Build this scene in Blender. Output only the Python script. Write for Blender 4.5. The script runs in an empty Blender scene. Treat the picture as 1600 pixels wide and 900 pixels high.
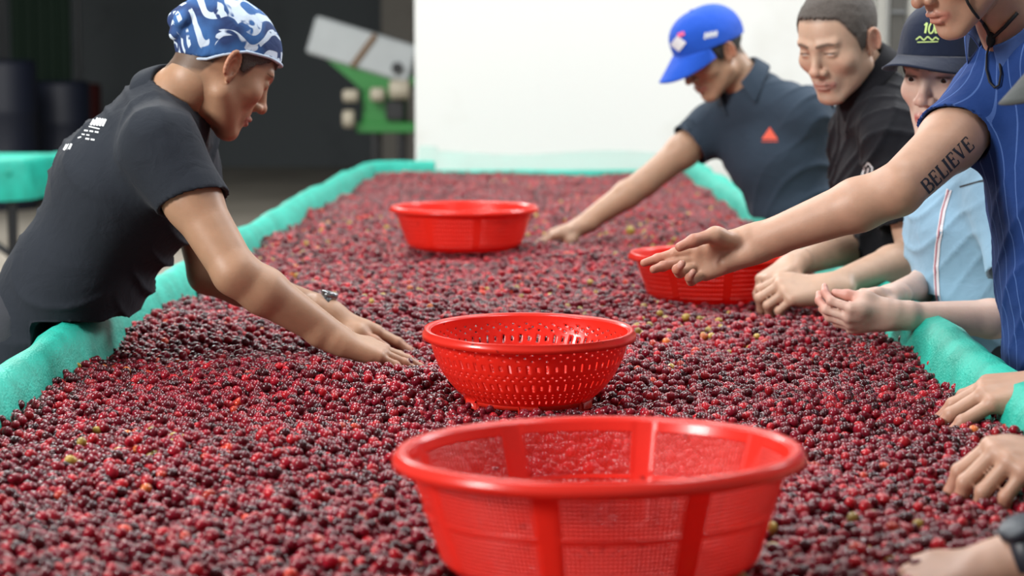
import bpy, math, random
import numpy as np
from mathutils import Vector, Matrix
from mathutils.bvhtree import BVHTree
random.seed(7); rng = np.random.default_rng(7)
SC = bpy.context.scene; COL = SC.collection
V = Vector

# ------------------------------------------------------------------ camera, light, exposure
BED = 0.85                     # height of the cherry bed
CAMZ = BED + 0.53
FPX = 3200.0
cam_d = bpy.data.cameras.new('camera'); cam = bpy.data.objects.new('camera', cam_d); COL.objects.link(cam)
cam_d.sensor_width = 36; cam_d.lens = 36 * FPX / 1600
cam.location = (0, 0, CAMZ)
PITCH = math.atan(360 / FPX); YAW = math.atan(80 / FPX)
cam.rotation_euler = (math.pi/2 - PITCH, 0, YAW)
cam_d.dof.use_dof = True; cam_d.dof.focus_distance = 3.3; cam_d.dof.aperture_fstop = 4.3
cam_d.clip_end = 200
SC.camera = cam
world = bpy.data.worlds.new('world'); SC.world = world; world.use_nodes = True
world.node_tree.nodes['Background'].inputs[0].default_value = (0.93, 0.97, 1.0, 1)
world.node_tree.nodes['Background'].inputs[1].default_value = 0.19
def area(name, loc, target, sx, sy, power, color):
    l = bpy.data.lights.new(name, 'AREA'); l.shape = 'RECTANGLE'; l.size = sx; l.size_y = sy
    l.energy = power; l.color = color
    o = bpy.data.objects.new(name, l); COL.objects.link(o); o.location = loc
    o.rotation_euler = (V(target) - V(loc)).to_track_quat('-Z', 'Y').to_euler()
    return o
for sx_ in (-1.5, 1.6):
    for sy_ in (2.4, 4.6, 6.8, 9.0):
        area('overhead_light', (sx_, sy_, 4.6), (sx_*0.4, sy_ - 0.1, 0.9), 0.95, 0.95, 43 if sx_ < 0 else 37, (0.97, 0.99, 1.0))  # unseen overhead lamps, split into small panels for dot highlights on the cherries
area('overhead_light', (-4.2, 12.2, 5.0), (-4.0, 12.2, 0), 3.0, 3.0, 430, (1.0, 0.98, 0.94))  # added lamp out of view, brightens the floor behind the left man
area('window_light_left', (-4.8, 0.5, 3.4), (0.2, 4.2, 1.0), 1.4, 1.4, 290, (1.0, 0.98, 0.95))
area('window_light_right', (3.8, 6.6, 3.6), (-0.2, 4.2, 1.0), 1.6, 1.4, 115, (0.96, 0.98, 1.0))
SC.view_settings.view_transform = 'Standard'; SC.view_settings.look = 'None'
SC.view_settings.gamma = 1; SC.view_settings.use_curve_mapping = False
SC.view_settings.exposure = 0.36

_R = cam.rotation_euler.to_matrix()
def at(px, py, Y):
    """world point seen at photo pixel (px, py) at depth Y along the table"""
    d = _R @ V(((px - 800) / FPX, (450 - py) / FPX, -1.0))
    return V((0, 0, CAMZ)) + d * (Y / d.y)

# ------------------------------------------------------------------ helpers: tags, materials
def tag(o, label=None, cat=None, group=None, kind=None):
    if label: o['label'] = label
    if cat: o['category'] = cat
    if group: o['group'] = group
    if kind: o['kind'] = kind
    return o
def empty(name, loc, label, cat, group=None):
    o = bpy.data.objects.new(name, None); COL.objects.link(o); o.location = loc; o.empty_display_size = 0.1
    return tag(o, label, cat, group)
def link(name, me, mat=None, parent=None, smooth=True):
    if mat is not None and not me.materials: me.materials.append(mat)
    if smooth: me.shade_smooth()
    o = bpy.data.objects.new(name, me); COL.objects.link(o)
    if parent is not None:
        o.parent = parent
        bm = Matrix.Translation(parent.location) if parent.type == 'EMPTY' else Matrix.Identity(4)   # meshes keep world coordinates
        o.matrix_parent_inverse = bm.inverted()
    return o
def mesh_np(name, v, f):
    me = bpy.data.meshes.new(name)
    v = np.asarray(v, np.float32); f = np.asarray(f, np.int32)
    n = f.shape[1]
    me.vertices.add(len(v)); me.vertices.foreach_set('co', v.ravel())
    me.loops.add(f.size); me.loops.foreach_set('vertex_index', f.ravel())
    me.polygons.add(len(f)); me.polygons.foreach_set('loop_start', np.arange(0, f.size, n, dtype=np.int32))
    me.update(calc_edges=True); me.validate()
    return me
def mesh_py(name, v, f):
    me = bpy.data.meshes.new(name); me.from_pydata([tuple(p) for p in v], [], f); me.update(); return me
class MB:
    """collects boxes, tubes and lathes into one mesh"""
    def __init__(s): s.v = []; s.f = []
    def add(s, v, f):
        n = len(s.v); s.v += [tuple(p) for p in v]; s.f += [tuple(i + n for i in q) for q in f]; return s
    def box(s, c, size, R=None, b=0.0):
        hx, hy, hz = [q/2 for q in size]; c = V(c); R = R or Matrix.Identity(3)
        b = min(b, hx*0.9, hy*0.9, hz*0.9)
        if b <= 0:
            vs = [V((x, y, z)) for x in (-hx, hx) for y in (-hy, hy) for z in (-hz, hz)]
            fs = [(0,1,3,2),(4,6,7,5),(0,4,5,1),(2,3,7,6),(0,2,6,4),(1,5,7,3)]
        else:
            vs = []; idx = {}
            for x in (-1,1):
                for y in (-1,1):
                    for z in (-1,1):
                        for a in range(3):
                            q = [x*hx, y*hy, z*hz]
                            for m in range(3):
                                if m != a: q[m] -= (x,y,z)[m]*b
                            idx[(x,y,z,a)] = len(vs); vs.append(V(q))
            fs = []
            for a in range(3):
                o1, o2 = [m for m in range(3) if m != a]
                for sgn in (-1,1):
                    q = []
                    for (p1, p2) in ((-1,-1),(1,-1),(1,1),(-1,1)):
                        k = [0,0,0]; k[a] = sgn; k[o1] = p1; k[o2] = p2; q.append(idx[(*k, a)])
                    fs.append(tuple(q))
                for p1 in (-1,1):
                    for p2 in (-1,1):
                        k0 = [0,0,0]; k1 = [0,0,0]
                        k0[a] = -1; k1[a] = 1; k0[o1] = k1[o1] = p1; k0[o2] = k1[o2] = p2
                        fs.append((idx[(*k0,o1)], idx[(*k1,o1)], idx[(*k1,o2)], idx[(*k0,o2)]))
            for x in (-1,1):
                for y in (-1,1):
                    for z in (-1,1): fs.append(tuple(idx[(x,y,z,a)] for a in range(3)))
        return s.add([c + R @ q for q in vs], fs)
    def tube(s, pts, r, n=10, cap=True):
        pts = [V(p) for p in pts]; rs = r if isinstance(r, (list, tuple)) else [r]*len(pts)
        vs = []; fs = []; up = None
        for i, p in enumerate(pts):
            t = (pts[min(i+1, len(pts)-1)] - pts[max(i-1, 0)]).normalized()
            if up is None: up = t.orthogonal().normalized()
            up = (up - t * up.dot(t)).normalized(); sd = t.cross(up)
            for k in range(n):
                a = 2*math.pi*k/n; vs.append(p + (up*math.cos(a) + sd*math.sin(a)) * rs[i])
        for i in range(len(pts)-1):
            for k in range(n):
                fs.append((i*n+k, i*n+(k+1)%n, (i+1)*n+(k+1)%n, (i+1)*n+k))
        if cap: fs += [tuple(range(n))[::-1], tuple(range((len(pts)-1)*n, len(pts)*n))]
        return s.add(vs, fs)
    def lathe(s, prof, c=(0,0,0), n=64, R=None, close=False):
        R = R or Matrix.Identity(3); c = V(c); vs = []; fs = []
        for (r, z) in prof:
            for k in range(n):
                a = 2*math.pi*k/n; vs.append(c + R @ V((r*math.cos(a), r*math.sin(a), z)))
        m = len(prof)
        for i in range(m if close else m-1):
            j = (i+1) % m
            for k in range(n): fs.append((i*n+k, i*n+(k+1)%n, j*n+(k+1)%n, j*n+k))
        return s.add(vs, fs)
    def build(s, name, mat, parent=None, smooth=False):
        me = mesh_py(name, s.v, s.f)
        o = link(name, me, mat, parent, smooth=False)
        if smooth: me.shade_smooth()
        return o

def newmat(name):
    m = bpy.data.materials.new(name); m.use_nodes = True
    return m, m.node_tree.nodes, m.node_tree.links, m.node_tree.nodes['Principled BSDF']
def simple(name, col, rough=0.6, noise=0.12, nscale=30, bump=0.15, bscale=120, metal=0, spec=0.5, dist=0.002, sheen=0):
    m, N, L, B = newmat(name)
    tc = N.new('ShaderNodeTexCoord')
    n1 = N.new('ShaderNodeTexNoise'); n1.inputs['Scale'].default_value = nscale; n1.inputs['Detail'].default_value = 4
    L.new(tc.outputs['Object'], n1.inputs['Vector'])
    mx = N.new('ShaderNodeMix'); mx.data_type = 'RGBA'
    mx.inputs['A'].default_value = (*[c*(1-noise) for c in col], 1)
    mx.inputs['B'].default_value = (*[min(1, c*(1+noise)) for c in col], 1)
    L.new(n1.outputs['Fac'], mx.inputs['Factor']); L.new(mx.outputs['Result'], B.inputs['Base Color'])
    B.inputs['Roughness'].default_value = rough; B.inputs['Metallic'].default_value = metal
    B.inputs['Specular IOR Level'].default_value = spec
    if sheen: B.inputs['Sheen Weight'].default_value = sheen
    if bump:
        n2 = N.new('ShaderNodeTexNoise'); n2.inputs['Scale'].default_value = bscale; n2.inputs['Detail'].default_value = 3
        L.new(tc.outputs['Object'], n2.inputs['Vector'])
        bp = N.new('ShaderNodeBump'); bp.inputs['Strength'].default_value = bump; bp.inputs['Distance'].default_value = dist
        L.new(n2.outputs['Fac'], bp.inputs['Height']); L.new(bp.outputs['Normal'], B.inputs['Normal'])
    return m

def skin_mat(name):
    m, N, L, B = newmat(name)
    a = N.new('ShaderNodeAttribute'); a.attribute_name = 'col'
    tc = N.new('ShaderNodeTexCoord')
    n1 = N.new('ShaderNodeTexNoise'); n1.inputs['Scale'].default_value = 45; n1.inputs['Detail'].default_value = 5
    L.new(tc.outputs['Object'], n1.inputs['Vector'])
    mr = N.new('ShaderNodeMapRange'); mr.inputs['To Min'].default_value = 0.86; mr.inputs['To Max'].default_value = 1.14
    L.new(n1.outputs['Fac'], mr.inputs['Value'])
    mul = N.new('ShaderNodeVectorMath'); mul.operation = 'SCALE'
    L.new(a.outputs['Color'], mul.inputs[0]); L.new(mr.outputs['Result'], mul.inputs['Scale'])
    L.new(mul.outputs[0], B.inputs['Base Color'])
    B.inputs['Roughness'].default_value = 0.48
    B.inputs['Subsurface Weight'].default_value = 0.12
    B.inputs['Subsurface Radius'].default_value = (0.012, 0.004, 0.002); B.inputs['Subsurface Scale'].default_value = 1.0
    n2 = N.new('ShaderNodeTexNoise'); n2.inputs['Scale'].default_value = 260; n2.inputs['Detail'].default_value = 3
    L.new(tc.outputs['Object'], n2.inputs['Vector'])
    bp = N.new('ShaderNodeBump'); bp.inputs['Strength'].default_value = 0.18; bp.inputs['Distance'].default_value = 0.0012
    L.new(n2.outputs['Fac'], bp.inputs['Height']); L.new(bp.outputs['Normal'], B.inputs['Normal'])
    return m
M_SKIN = skin_mat('skin')
M_HAIR = simple('short_black_hair', (0.018, 0.014, 0.012), 0.55, 0.4, 200, 0.8, 420, dist=0.003)
M_HAIRG = simple('cropped_greying_hair', (0.085, 0.070, 0.060), 0.8, 0.6, 300, 0.8, 520, dist=0.002)
M_TROUSER = simple('dark_trouser_cloth', (0.03, 0.032, 0.04), 0.9, 0.2, 20, 0.3, 300)
M_SHOE = simple('dark_shoe', (0.03, 0.028, 0.026), 0.6)
M_WHITEPRINT = simple('white_print', (0.75, 0.77, 0.78), 0.7, 0.05)
M_CORD = simple('black_cord', (0.008, 0.008, 0.010), 0.7)
M_BLACKPL = simple('black_rubber', (0.010, 0.011, 0.014), 0.35, 0.1, 40, 0.05)
M_TATTOO = simple('tattoo_ink', (0.035, 0.035, 0.04), 0.55, 0.2, 90, 0.0)

# ------------------------------------------------------------------ signed distance grid + surface nets
BIG = 0.08
def aa(v): return np.array(v, dtype=np.float64)
class Grid:
    def __init__(s, lo, hi, h):
        s.h = h; s.lo = aa(lo); n = np.ceil((aa(hi) - s.lo) / h).astype(int) + 1; s.n = n
        s.d = np.full(tuple(n), BIG, np.float32)
        s.ax = [(s.lo[i] + np.arange(n[i]) * h).astype(np.float32) for i in range(3)]
    def sl(s, lo, hi):
        a = np.clip(np.floor((aa(lo) - s.lo) / s.h).astype(int), 0, s.n); b = np.clip(np.ceil((aa(hi) - s.lo) / s.h).astype(int) + 1, 0, s.n)
        if (b <= a).any(): return None
        S = tuple(slice(a[i], b[i]) for i in range(3))
        return S, s.ax[0][S[0]][:, None, None], s.ax[1][S[1]][None, :, None], s.ax[2][S[2]][None, None, :]
    def comb(s, S, p, k, op):
        a = s.d[S]
        if op == 'u':
            if k > 0:
                h = np.maximum(k - np.abs(a - p), 0) / k; r = np.minimum(a, p) - h*h*k*0.25
            else: r = np.minimum(a, p)
        else:
            q = -p
            if k > 0:
                h = np.maximum(k - np.abs(a - q), 0) / k; r = np.maximum(a, q) + h*h*k*0.25
            else: r = np.maximum(a, q)
        s.d[S] = r
    def cap(s, a, b, ra, rb, k=0.01, op='u', cut=None):
        a = aa(a); b = aa(b); m = max(ra, rb) + k + 2.5*s.h
        r = s.sl(np.minimum(a, b) - m, np.maximum(a, b) + m)
        if r is None: return s
        S, X, Y, Z = r; ab = b - a; L = float(ab @ ab) + 1e-12
        x, y, z = X - np.float32(a[0]), Y - np.float32(a[1]), Z - np.float32(a[2])
        t = np.clip((x*np.float32(ab[0]) + y*np.float32(ab[1]) + z*np.float32(ab[2])) / np.float32(L), 0, 1)
        p = np.sqrt((x - t*np.float32(ab[0]))**2 + (y - t*np.float32(ab[1]))**2 + (z - t*np.float32(ab[2]))**2) - (np.float32(ra) + t*np.float32(rb - ra))
        if cut is not None:
            c, n = aa(cut[0]), aa(cut[1]); n = n / np.linalg.norm(n)
            p = np.maximum(p, (X-np.float32(c[0]))*np.float32(n[0]) + (Y-np.float32(c[1]))*np.float32(n[1]) + (Z-np.float32(c[2]))*np.float32(n[2]))
        s.comb(S, p.astype(np.float32), k, op); return s
    def chain(s, pts, rs, k=0.01, op='u'):
        for i in range(len(pts)-1): s.cap(pts[i], pts[i+1], rs[i], rs[i+1], k, op)
        return s
    def ell(s, c, r, R=None, k=0.01, op='u'):
        c = aa(c); r = aa(r); R = np.eye(3) if R is None else np.array(R)
        m = float(r.max()) + k + 2.5*s.h
        q = s.sl(c - m, c + m)
        if q is None: return s
        S, X, Y, Z = q; x, y, z = X-np.float32(c[0]), Y-np.float32(c[1]), Z-np.float32(c[2])
        R = R.astype(np.float32)
        u = x*R[0,0] + y*R[1,0] + z*R[2,0]; v = x*R[0,1] + y*R[1,1] + z*R[2,1]; w = x*R[0,2] + y*R[1,2] + z*R[2,2]
        r = r.astype(np.float32)
        k0 = np.sqrt((u/r[0])**2 + (v/r[1])**2 + (w/r[2])**2); k1 = np.sqrt((u/r[0]**2)**2 + (v/r[1]**2)**2 + (w/r[2]**2)**2) + 1e-6
        p = k0*(k0-1)/k1
        s.comb(S, p.astype(np.float32), k, op); return s
    def seg(s, a, b, Ra, Rb, right, k=0.04, op='u'):
        """elliptic segment: Ra=(side, depth) at a, Rb at b; right = side axis"""
        a = aa(a); b = aa(b); ax = b - a; Ln = np.linalg.norm(ax); ax = ax/Ln
        rt = aa(right); rt = rt - ax*(rt@ax); rt /= np.linalg.norm(rt); fw = np.cross(ax, rt)
        m = max(*Ra, *Rb) + k + 2.5*s.h
        q = s.sl(np.minimum(a, b)-m, np.maximum(a, b)+m)
        if q is None: return s
        S, X, Y, Z = q; f = np.float32
        x, y, z = X-f(a[0]), Y-f(a[1]), Z-f(a[2])
        w = x*f(ax[0]) + y*f(ax[1]) + z*f(ax[2]); t = np.clip(w/f(Ln), 0, 1); w = w - t*f(Ln)
        u = x*f(rt[0]) + y*f(rt[1]) + z*f(rt[2]); v = x*f(fw[0]) + y*f(fw[1]) + z*f(fw[2])
        rx = f(Ra[0]) + t*f(Rb[0]-Ra[0]); ry = f(Ra[1]) + t*f(Rb[1]-Ra[1])
        k0 = np.sqrt((u/rx)**2 + (v/ry)**2 + (w/ry)**2); k1 = np.sqrt((u/rx**2)**2 + (v/ry**2)**2 + (w/ry**2)**2) + 1e-6
        s.comb(S, (k0*(k0-1)/k1).astype(np.float32), k, op); return s
    def keep(s, fn):
        """intersect with region fn(X,Y,Z) < 0"""
        s.d = np.maximum(s.d, fn(s.ax[0][:, None, None], s.ax[1][None, :, None], s.ax[2][None, None, :]).astype(np.float32)); return s
    def mesh(s):
        d = s.d; ins = d < 0
        cnt = np.zeros(tuple(s.n - 1), np.int8)
        for i in (0, 1):
            for j in (0, 1):
                for k in (0, 1):
                    cnt += ins[i:s.n[0]-1+i, j:s.n[1]-1+j, k:s.n[2]-1+k]
        act = (cnt > 0) & (cnt < 8); I = np.argwhere(act)
        idx = np.full(act.shape, -1, np.int32); idx[act] = np.arange(len(I))
        cor = {}
        for c in [(i, j, k) for i in (0,1) for j in (0,1) for k in (0,1)]:
            cor[c] = d[I[:,0]+c[0], I[:,1]+c[1], I[:,2]+c[2]]
        pos = np.zeros((len(I), 3)); num = np.zeros(len(I))
        for c in cor:
            for a in range(3):
                if c[a] == 0:
                    e = list(c); e[a] = 1; e = tuple(e); v0, v1 = cor[c], cor[e]
                    mk = (v0 < 0) != (v1 < 0)
                    t = np.where(mk, v0 / np.where(mk, v0 - v1, 1), 0)
                    q = np.array(c, float)[None, :].repeat(len(I), 0); q[:, a] += t
                    pos += q * mk[:, None]; num += mk
        pos = (I + pos / num[:, None]) * s.h + s.lo
        F = []
        for a in range(3):
            b, c = (a+1) % 3, (a+2) % 3
            s0 = [slice(None)]*3; s1 = [slice(None)]*3; s0[a] = slice(0, -1); s1[a] = slice(1, None)
            A = ins[tuple(s0)]; Bb = ins[tuple(s1)]; E = np.argwhere(A != Bb)
            E = E[(E[:, b] > 0) & (E[:, c] > 0) & (E[:, b] < s.n[b]-1) & (E[:, c] < s.n[c]-1)]
            if not len(E): continue
            sg = A[tuple(E.T)]
            def cell(db, dc):
                q = E.copy(); q[:, b] -= db; q[:, c] -= dc; return idx[tuple(q.T)]
            quad = np.stack([cell(1,1), cell(0,1), cell(0,0), cell(1,0)], 1)
            quad[~sg] = quad[~sg][:, ::-1]; F.append(quad)
        return pos, np.concatenate(F)

def vnormals(v, f):
    n = np.cross(v[f[:,2]]-v[f[:,0]], v[f[:,3]]-v[f[:,1]]); o = np.zeros_like(v)
    for i in range(4): np.add.at(o, f[:,i], n)
    return o / (np.linalg.norm(o, axis=1, keepdims=True) + 1e-12)
def pnoise(p, freq, seed=0):
    r = np.random.default_rng(seed); out = np.zeros(len(p))
    for i in range(6):
        d = r.normal(size=3); d /= np.linalg.norm(d); w = r.normal(size=3); w /= np.linalg.norm(w)
        fq = freq * (0.7 + 0.25*i); out += np.sin(p@d*fq + r.uniform(0,6) + 1.3*np.sin(p@w*fq*0.6 + r.uniform(0,6))) / (1 + 0.35*i)
    return out / 3.0
def setcol(me, cols):
    a = me.attributes.new('col', 'FLOAT_COLOR', 'POINT')
    c = np.ones((len(cols), 4), np.float32); c[:, :3] = cols; a.data.foreach_set('color', c.ravel())
def joinm(parts):
    vs, fs, cs = [], [], []; n = 0
    for v, f, c in parts: vs.append(v); fs.append(f + n); cs.append(c); n += len(v)
    return np.concatenate(vs), np.concatenate(fs), np.concatenate(cs)

# ------------------------------------------------------------------ head in its own frame: x = person's right, y = face, z = up, origin between the ears
def head_grid(neck_to, opt):
    g = Grid((-0.105, -0.16, -0.20), (0.105, 0.15, 0.16), opt.get('hh', 0.0026))
    w = opt.get('w', 1.0); fem = opt.get('fem', False)
    g.ell((0, -0.008, 0.042), (0.077*w, 0.099, 0.084), k=0.02)
    g.ell((0, 0.030, -0.018), (0.066*w, 0.062, 0.080), k=0.03)
    jw = 0.050 if fem else 0.057
    for s in (-1, 1):
        g.cap((s*jw*w, 0.008, -0.048), (s*0.020, 0.072, -0.094), 0.018, 0.014, k=0.030)
        g.ell((s*0.047*w, 0.058, -0.014), (0.020, 0.022, 0.018), k=0.022)
        g.cap((s*0.012, 0.089, 0.034), (s*0.044, 0.076, 0.036), 0.008, 0.007, k=0.014)
    g.ell((0, 0.078, -0.094), (0.019, 0.016, 0.014), k=0.02)
    g.ell((0, 0.079, -0.056), (0.028, 0.018, 0.028), k=0.018)
    for s in (-1, 1):
        g.ell((s*0.033, 0.104, 0.014), (0.018, 0.016, 0.013), k=0.014, op='s')
        g.ell((s*0.033, 0.0765, 0.014), (0.0165, 0.0135, 0.0125), k=0.005)
    # nose
    nl = opt.get('nose', 1.0)
    g.cap((0, 0.090, 0.022), (0, 0.090+0.019*nl, -0.016), 0.0070, 0.0095, k=0.014)
    g.ell((0, 0.090+0.0215*nl, -0.021), (0.0115, 0.0105, 0.0098), k=0.007)
    for s in (-1, 1): g.ell((s*0.0145, 0.100, -0.025), (0.0082, 0.0095, 0.0080), k=0.007)
    for s in (-1, 1): g.ell((s*0.0062, 0.107, -0.0335), (0.0032, 0.0045, 0.004), k=0.002, op='s')
    # mouth
    op_ = opt.get('mouth_open', 0.0)
    up = [(-0.024, 0.088, -0.0575), (-0.009, 0.0985, -0.0525), (0, 0.0990, -0.0535), (0.009, 0.0985, -0.0525), (0.024, 0.088, -0.0575)]
    lo = [(-0.022, 0.087, -0.060-op_*0.5), (-0.009, 0.0960, -0.0635-op_), (0, 0.0970, -0.0645-op_), (0.009, 0.0960, -0.0635-op_), (0.022, 0.087, -0.060-op_*0.5)]
    g.chain(up, [0.003, 0.0048, 0.0046, 0.0048, 0.003], k=0.004)
    g.chain(lo, [0.003, 0.0052, 0.0056, 0.0052, 0.003], k=0.004)
    cr = [(-0.024, 0.0925, -0.0585-op_*0.4), (-0.009, 0.1025, -0.0583-op_*0.5), (0.009, 0.1025, -0.0583-op_*0.5), (0.024, 0.0925, -0.0585-op_*0.4)]
    g.chain(cr, [0.0010, 0.0016+op_*0.45, 0.0016+op_*0.45, 0.0010], k=0.002, op='s')
    g.ell((0, 0.103, -0.079), (0.018, 0.010, 0.007), k=0.01, op='s')
    # eye opening
    eo = opt.get('eye', 0.003)
    for s in (-1, 1): g.ell((s*0.033, 0.091, 0.0135), (0.0125, 0.008, eo), k=0.0015, op='s')
    # ears
    for s in (-1, 1):
        c = np.array((s*0.0785*w, -0.010, 0.003)); 
        Re = np.array((Matrix.Rotation(s*0.45, 3, 'Z') @ Matrix.Rotation(0.18, 3, 'X')))
        g.ell(c, (0.0055, 0.0155, 0.0265), Re, k=0.006)
        ring = [c + Re @ np.array((s*0.005, 0.0150*math.cos(a), 0.0265*math.sin(a) - (0.002 if a > 4 else 0))) for a in np.linspace(-0.9, 3.9, 15)]
        g.chain(ring, [0.0035]*15, k=0.003)
        g.ell(c + Re @ np.array((s*0.006, 0.003, -0.003)), (0.005, 0.008, 0.014), Re, k=0.003, op='s')
        g.ell(c + Re @ np.array((s*0.002, 0.012, -0.003)), (0.004, 0.004, 0.006), Re, k=0.003)
        g.ell(c + Re @ np.array((s*0.003, 0.006, -0.027)), (0.004, 0.007, 0.007), Re, k=0.004)
    # neck
    nt = aa(neck_to); nr = opt.get('neck_r', 0.054)
    g.cap((0, -0.030, -0.035), nt*0.55 + aa((0, -0.028, -0.03))*0.45, nr*0.98, nr, k=0.022)
    v, f = g.mesh()
    # drop faces cut by the grid border
    return g, v, f, up, lo
def head_paint(v, base, lip, opt, up, lo):
    c = np.tile(aa(base), (len(v), 1))
    def bl(mask, col, fac):
        m = np.clip(mask, 0, 1)[:, None] * fac; return c*(1-m) + aa(col)*m
    def dist(p, q): return np.linalg.norm(v - aa(q), axis=1)
    red = aa(base) * aa((1.12, 0.72, 0.68))
    for s in (-1, 1):
        c = bl(1 - dist(v, (s*0.048, 0.07, -0.02))/0.035, red, 0.30)
        c = bl((np.abs(v[:,0]) > 0.074)*(1 - dist(v, (s*0.084, -0.012, 0.004))/0.045), red, 0.8)
    c = bl(1 - dist(v, (0, 0.11, -0.02))/0.024, red, 0.55)
    if opt.get('beard', True):
        m = np.exp(-((np.abs(v[:,0]))/0.045)**4) * (v[:,1] > 0.05) * np.clip((-0.04 - v[:,2])/0.012, 0, 1)
        c = bl(m, aa(base)*aa((0.80, 0.80, 0.84)), 0.35)
    if 'scalp' in opt:
        ZZ, hc, wd = opt['scalp']; zz = np.interp(v[:,1], [a for a, b in ZZ], [b for a, b in ZZ]) + 0.013*np.exp(-((np.abs(v[:,0])-0.050)/0.014)**2)*(v[:,1] > 0.03)
        m = np.clip((v[:,2] - zz + wd)/wd, 0, 1) * (v[:,1] < 0.094) * (np.abs(v[:,0]) < 0.0795)
        c = bl(m, hc, 0.75)
    # brows
    for s in (-1, 1):
        x = v[:,0]*s; zc = np.interp(x, [0.010, 0.034, 0.052], [0.0345, 0.0375, 0.0335]); th = np.interp(x, [0.008, 0.016, 0.04, 0.054], [0.0018, 0.0040, 0.0032, 0.0006])
        m = (x > 0.009)*(x < 0.055)*(v[:,1] > 0.05)*np.clip(1.6 - np.abs(v[:,2]-zc)/th, 0, 1)
        c = bl(m, (0.03, 0.022, 0.018), opt.get('brow', 0.8))
        ze = 0.0135 + 0.0012; m = np.exp(-((x-0.033)/0.0145)**6)*(v[:,1] > 0.07)*np.clip(1.5 - np.abs(v[:,2]-ze-opt.get('eye',0.003)*0.9)/0.0024, 0, 1)
        c = bl(m, (0.03, 0.02, 0.018), 0.85)
    pts = lambda L: np.array(L)
    for L, r in ((up, 0.0058), (lo, 0.0068)):
        P = []
        for i in range(len(L)-1):
            for t in np.linspace(0, 1, 5): P.append(aa(L[i])*(1-t) + aa(L[i+1])*t)
        P = np.array(P); sel = (v[:,1] > 0.075) & (np.abs(v[:,0]) < 0.04) & (v[:,2] < -0.035) & (v[:,2] > -0.085)
        dd = np.full(len(v), 1.0); dd[sel] = np.min(np.linalg.norm(v[sel][:,None,:] - P[None], axis=2), axis=1)
        c = bl(1.9 - dd/r*1.15, lip, 0.6)
    return c
def cran_shell(inflate, zl, h=0.0032, extra=None, rough=0.0):
    """cap of the skull above the line zl(y)"""
    g = Grid((-0.125, -0.19, -0.10), (0.125, 0.15, 0.19), h)
    g.ell((0, -0.008, 0.044), (0.078+inflate, 0.100+inflate, 0.085+inflate), k=0)
    g.ell((0, 0.022, 0.005), (0.066+inflate, 0.066+inflate, 0.066+inflate), k=0.03)
    ys = aa([a for a, b in zl]); zs = aa([b for a, b in zl])
    g.keep(lambda X, Y, Z: (np.interp(np.broadcast_to(Y, (1, Y.shape[1], 1)), ys, zs) - Z + (0.013*np.exp(-((np.abs(X)-0.050)/0.014)**2)*(Y > 0.03) if rough else 0) + rough*(np.sin(X*310 + 2*np.sin(Y*170)) + np.sin(X*523 + Y*420 + 1)))*0.85)
    if extra: extra(g)
    return g
def sdf_obj(g, name, mat, parent, X=None, wob=0, wf=60, seed=1, smooth=True):
    v, f = g.mesh()
    if wob:
        n = vnormals(v, f); v = v + n * (pnoise(v, wf, seed)*wob)[:, None]
    if X is not None: v = v @ np.array(X.to_3x3()).T + aa(X.translation)
    return link(name, mesh_np(name, v, f), mat, parent)
def frame(fwd, up_hint=(0, 0, 1), roll=0.0):
    y = V(fwd).normalized(); x = y.cross(V(up_hint)).normalized(); z = x.cross(y)
    R = Matrix((x, y, z)).transposed()
    return R @ Matrix.Rotation(roll, 3, 'Y')

# ------------------------------------------------------------------ hands
FL = {'i': (0.043, 0.026, 0.020), 'm': (0.047, 0.029, 0.021), 'r': (0.043, 0.027, 0.021), 'p': (0.034, 0.020, 0.018)}
MC = {'i': (0.027, 0.088, 0.000), 'm': (0.006, 0.092, 0.003), 'r': (-0.014, 0.086, 0.001), 'p': (-0.031, 0.076, -0.003)}
FR = {'i': (0.0096, 0.0088, 0.0082, 0.0066), 'm': (0.0098, 0.0090, 0.0084, 0.0068), 'r': (0.0094, 0.0086, 0.0080, 0.0064), 'p': (0.0084, 0.0076, 0.0070, 0.0056)}
def hand_pts(wrist, d, back, side, pose, sc=1.0):
    """side +1 right hand, -1 left; d = wrist to knuckles, back = back-of-hand normal; pose: per finger (mcp, pip, dip, spread) degrees, 't' = three directions (radial, along, back)"""
    Y = V(d).normalized(); Z = V(back); Z = (Z - Y*Z.dot(Y)).normalized(); Rr = -(Y.cross(Z)) * side
    W = lambda a, b, c: V(wrist) + (Rr*a + Y*b + Z*c)*sc
    out = {}
    for k in 'imrp':
        m, p, q, sp = pose[k]; P = [W(*MC[k])]; ang = 0; o = V(MC[k])
        for L, a in zip(FL[k], (m, p, q)):
            ang += math.radians(a); s = math.radians(sp)
            o = o + V((math.sin(s)*math.cos(ang), math.cos(s)*math.cos(ang), -math.sin(ang))) * L
            P.append(W(*o))
        out[k] = P
    o = V((0.020, 0.018, -0.008)); P = [W(*o)]
    for L, dr in zip((0.044, 0.033, 0.026), pose['t']):
        o = o + V(dr).normalized()*L; P.append(W(*o))
    out['t'] = P; out['W'] = W; out['Z'] = Z; out['sc'] = sc
    return out
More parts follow.
